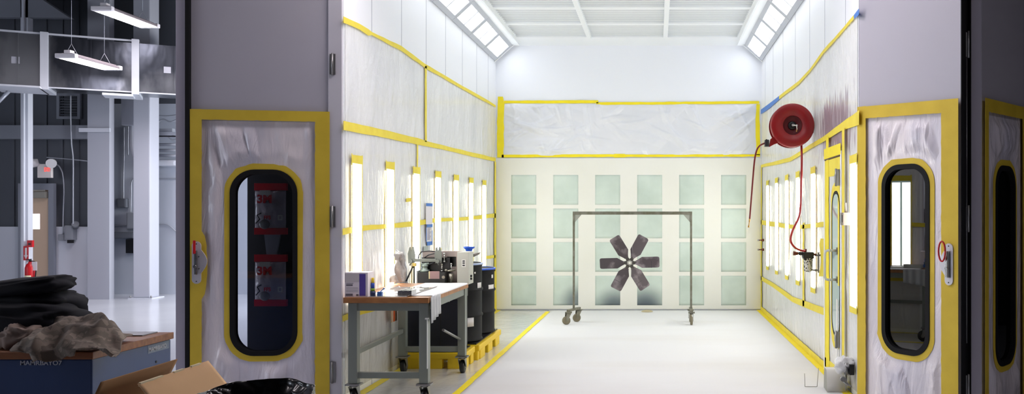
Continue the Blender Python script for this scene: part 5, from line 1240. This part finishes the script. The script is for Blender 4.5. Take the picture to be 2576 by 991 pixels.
# bin with black liner
M_bagb = mat('black_liner', (14,14,16), .22, bump=(3.5,.35,.05,.6), coat=.3, detail=1)
t = thing('trash_bin', 'round bin lined with a crinkled black plastic bag', 'bin', (-1.643,3.49,0)); Rb = .222
MB().lathe([(0,0),(.17,0),(.175,.01),(.200,.76),(.208,.78),(.208,.79),(.195,.79),(.168,.02),(0,.015)], n=40).build('can', mat('grey_bin', (70,72,76), .5), t)
def bagp(u, v):
    a = 2*PI*u; s_ = v
    if s_ < .35: k = s_/.35; r_ = Rb-.012-.10*(1-k)**1.2; z = .47+.335*k
    elif s_ < .5: k = (s_-.35)/.15; r_ = Rb-.012+.024*k; z = .805+.022*math.sin(PI*k)
    else: k = (s_-.5)/.5; r_ = Rb+.014+.018*k; z = .805-.30*k
    w = .5*(1-2.4*abs(noise.noise(Vector((math.cos(a)*2.6, math.sin(a)*2.6, s_*5)))))+.35*noise.noise(Vector((math.cos(a)*7, math.sin(a)*7, s_*9)))
    z += .018*noise.noise(Vector((math.cos(a)*2.2, math.sin(a)*2.2, 5)))*(1 if s_ > .25 else 0)
    lift = .018*math.sin(a) if s_ > .2 else 0
    r2 = r_+(.020*w if s_ > .3 else .03*w)
    if s_ > .4: r2 = max(r2, .222)
    elif z < .79: r2 = min(r2, .16+.03*(z-.4)/.4)
    return Vector((r2*math.cos(a), r2*math.sin(a), z+lift))
b = MB(); b.grid(bagp, 120, 48); bmesh.ops.remove_doubles(b.bm, verts=b.bm.verts, dist=1e-4); b.build('bin_liner', M_bagb, t, recalc=False)
b = MB(); 
for k in range(5): b.sphere((-.235+.012*k,-.02+.03*k,.79+.004*k), .03, (1.2,.9,.8), 8, disp=lambda p, k=k: 1+.5*wob(p,k))
b.build('liner_knot', mat('grey_liner', (62,60,60), .25, bump=(20,1,.03), coat=.6), t)
t3 = MB(); t3.box((.19,.02,.79),(.205,.05,.81)); 
t3.build('blue_label', mat('pale_blue', (130,160,220), .5), t)

# ============================================================ ADDED HALL LIGHT AND WORLD
w = bpy.data.worlds.new('world'); sc.world = w; w.use_nodes = True
w.node_tree.nodes['Background'].inputs['Color'].default_value = (.05,.055,.065,1); w.node_tree.nodes['Background'].inputs['Strength'].default_value = 1
def area(name, loc, rot, sx_, sy_, power, col=(1,1,1)):
    l = bpy.data.lights.new(name, 'AREA'); l.shape = 'RECTANGLE'; l.size = sx_; l.size_y = sy_; l.energy = power; l.color = col
    o = bpy.data.objects.new(name, l); COL.objects.link(o); o.location = loc; o.rotation_euler = rot; return o
b = MB(); M_addglow = mat('added_window_glow', (255,255,255), .4, emit=((232,240,255), 6.0))  # added emissive window panels, out of view, to light the right door leaf
for k in range(4): b.box((-15.97,-.95+2.0*k,.95),(-15.96,.90+2.0*k,3.95))
wp = bpy.data.objects.new('fill_window', None); COL.objects.link(wp); struct(wp, 'added row of glowing window panels, out of view, lighting the hall from the left', 'window')
b.build('pane', M_addglow, wp)
b = MB(); b.shape([rect(-1.1,7.05,.8,4.1)]+[rect(-.95+2.0*k,.90+2.0*k,.95,3.95) for k in range(4)], origin=(-15.999,0,0), u=(0,1,0), v=(0,0,1), th=.06, nrm=(1,0,0)); b.build('window_frame', M_girt, wp)
# added area light without a fixture, brightening the far wall and floor
area('side_fill', (-3.6,15.2,2.6), (0,math.radians(52),0), 2.2, 2.4, 400, (.95,.97,1))

sc.view_settings.view_transform = 'Standard'; sc.view_settings.look = 'None'; sc.view_settings.gamma = 1; sc.view_settings.use_curve_mapping = False
sc.view_settings.exposure = 0.0
sc.cycles.max_bounces = 10; sc.cycles.diffuse_bounces = 6; sc.cycles.glossy_bounces = 4; sc.cycles.transparent_max_bounces = 12
sc.cycles.sample_clamp_indirect = 6; sc.cycles.use_denoising = True; sc.cycles.caustics_reflective = False; sc.cycles.caustics_refractive = False
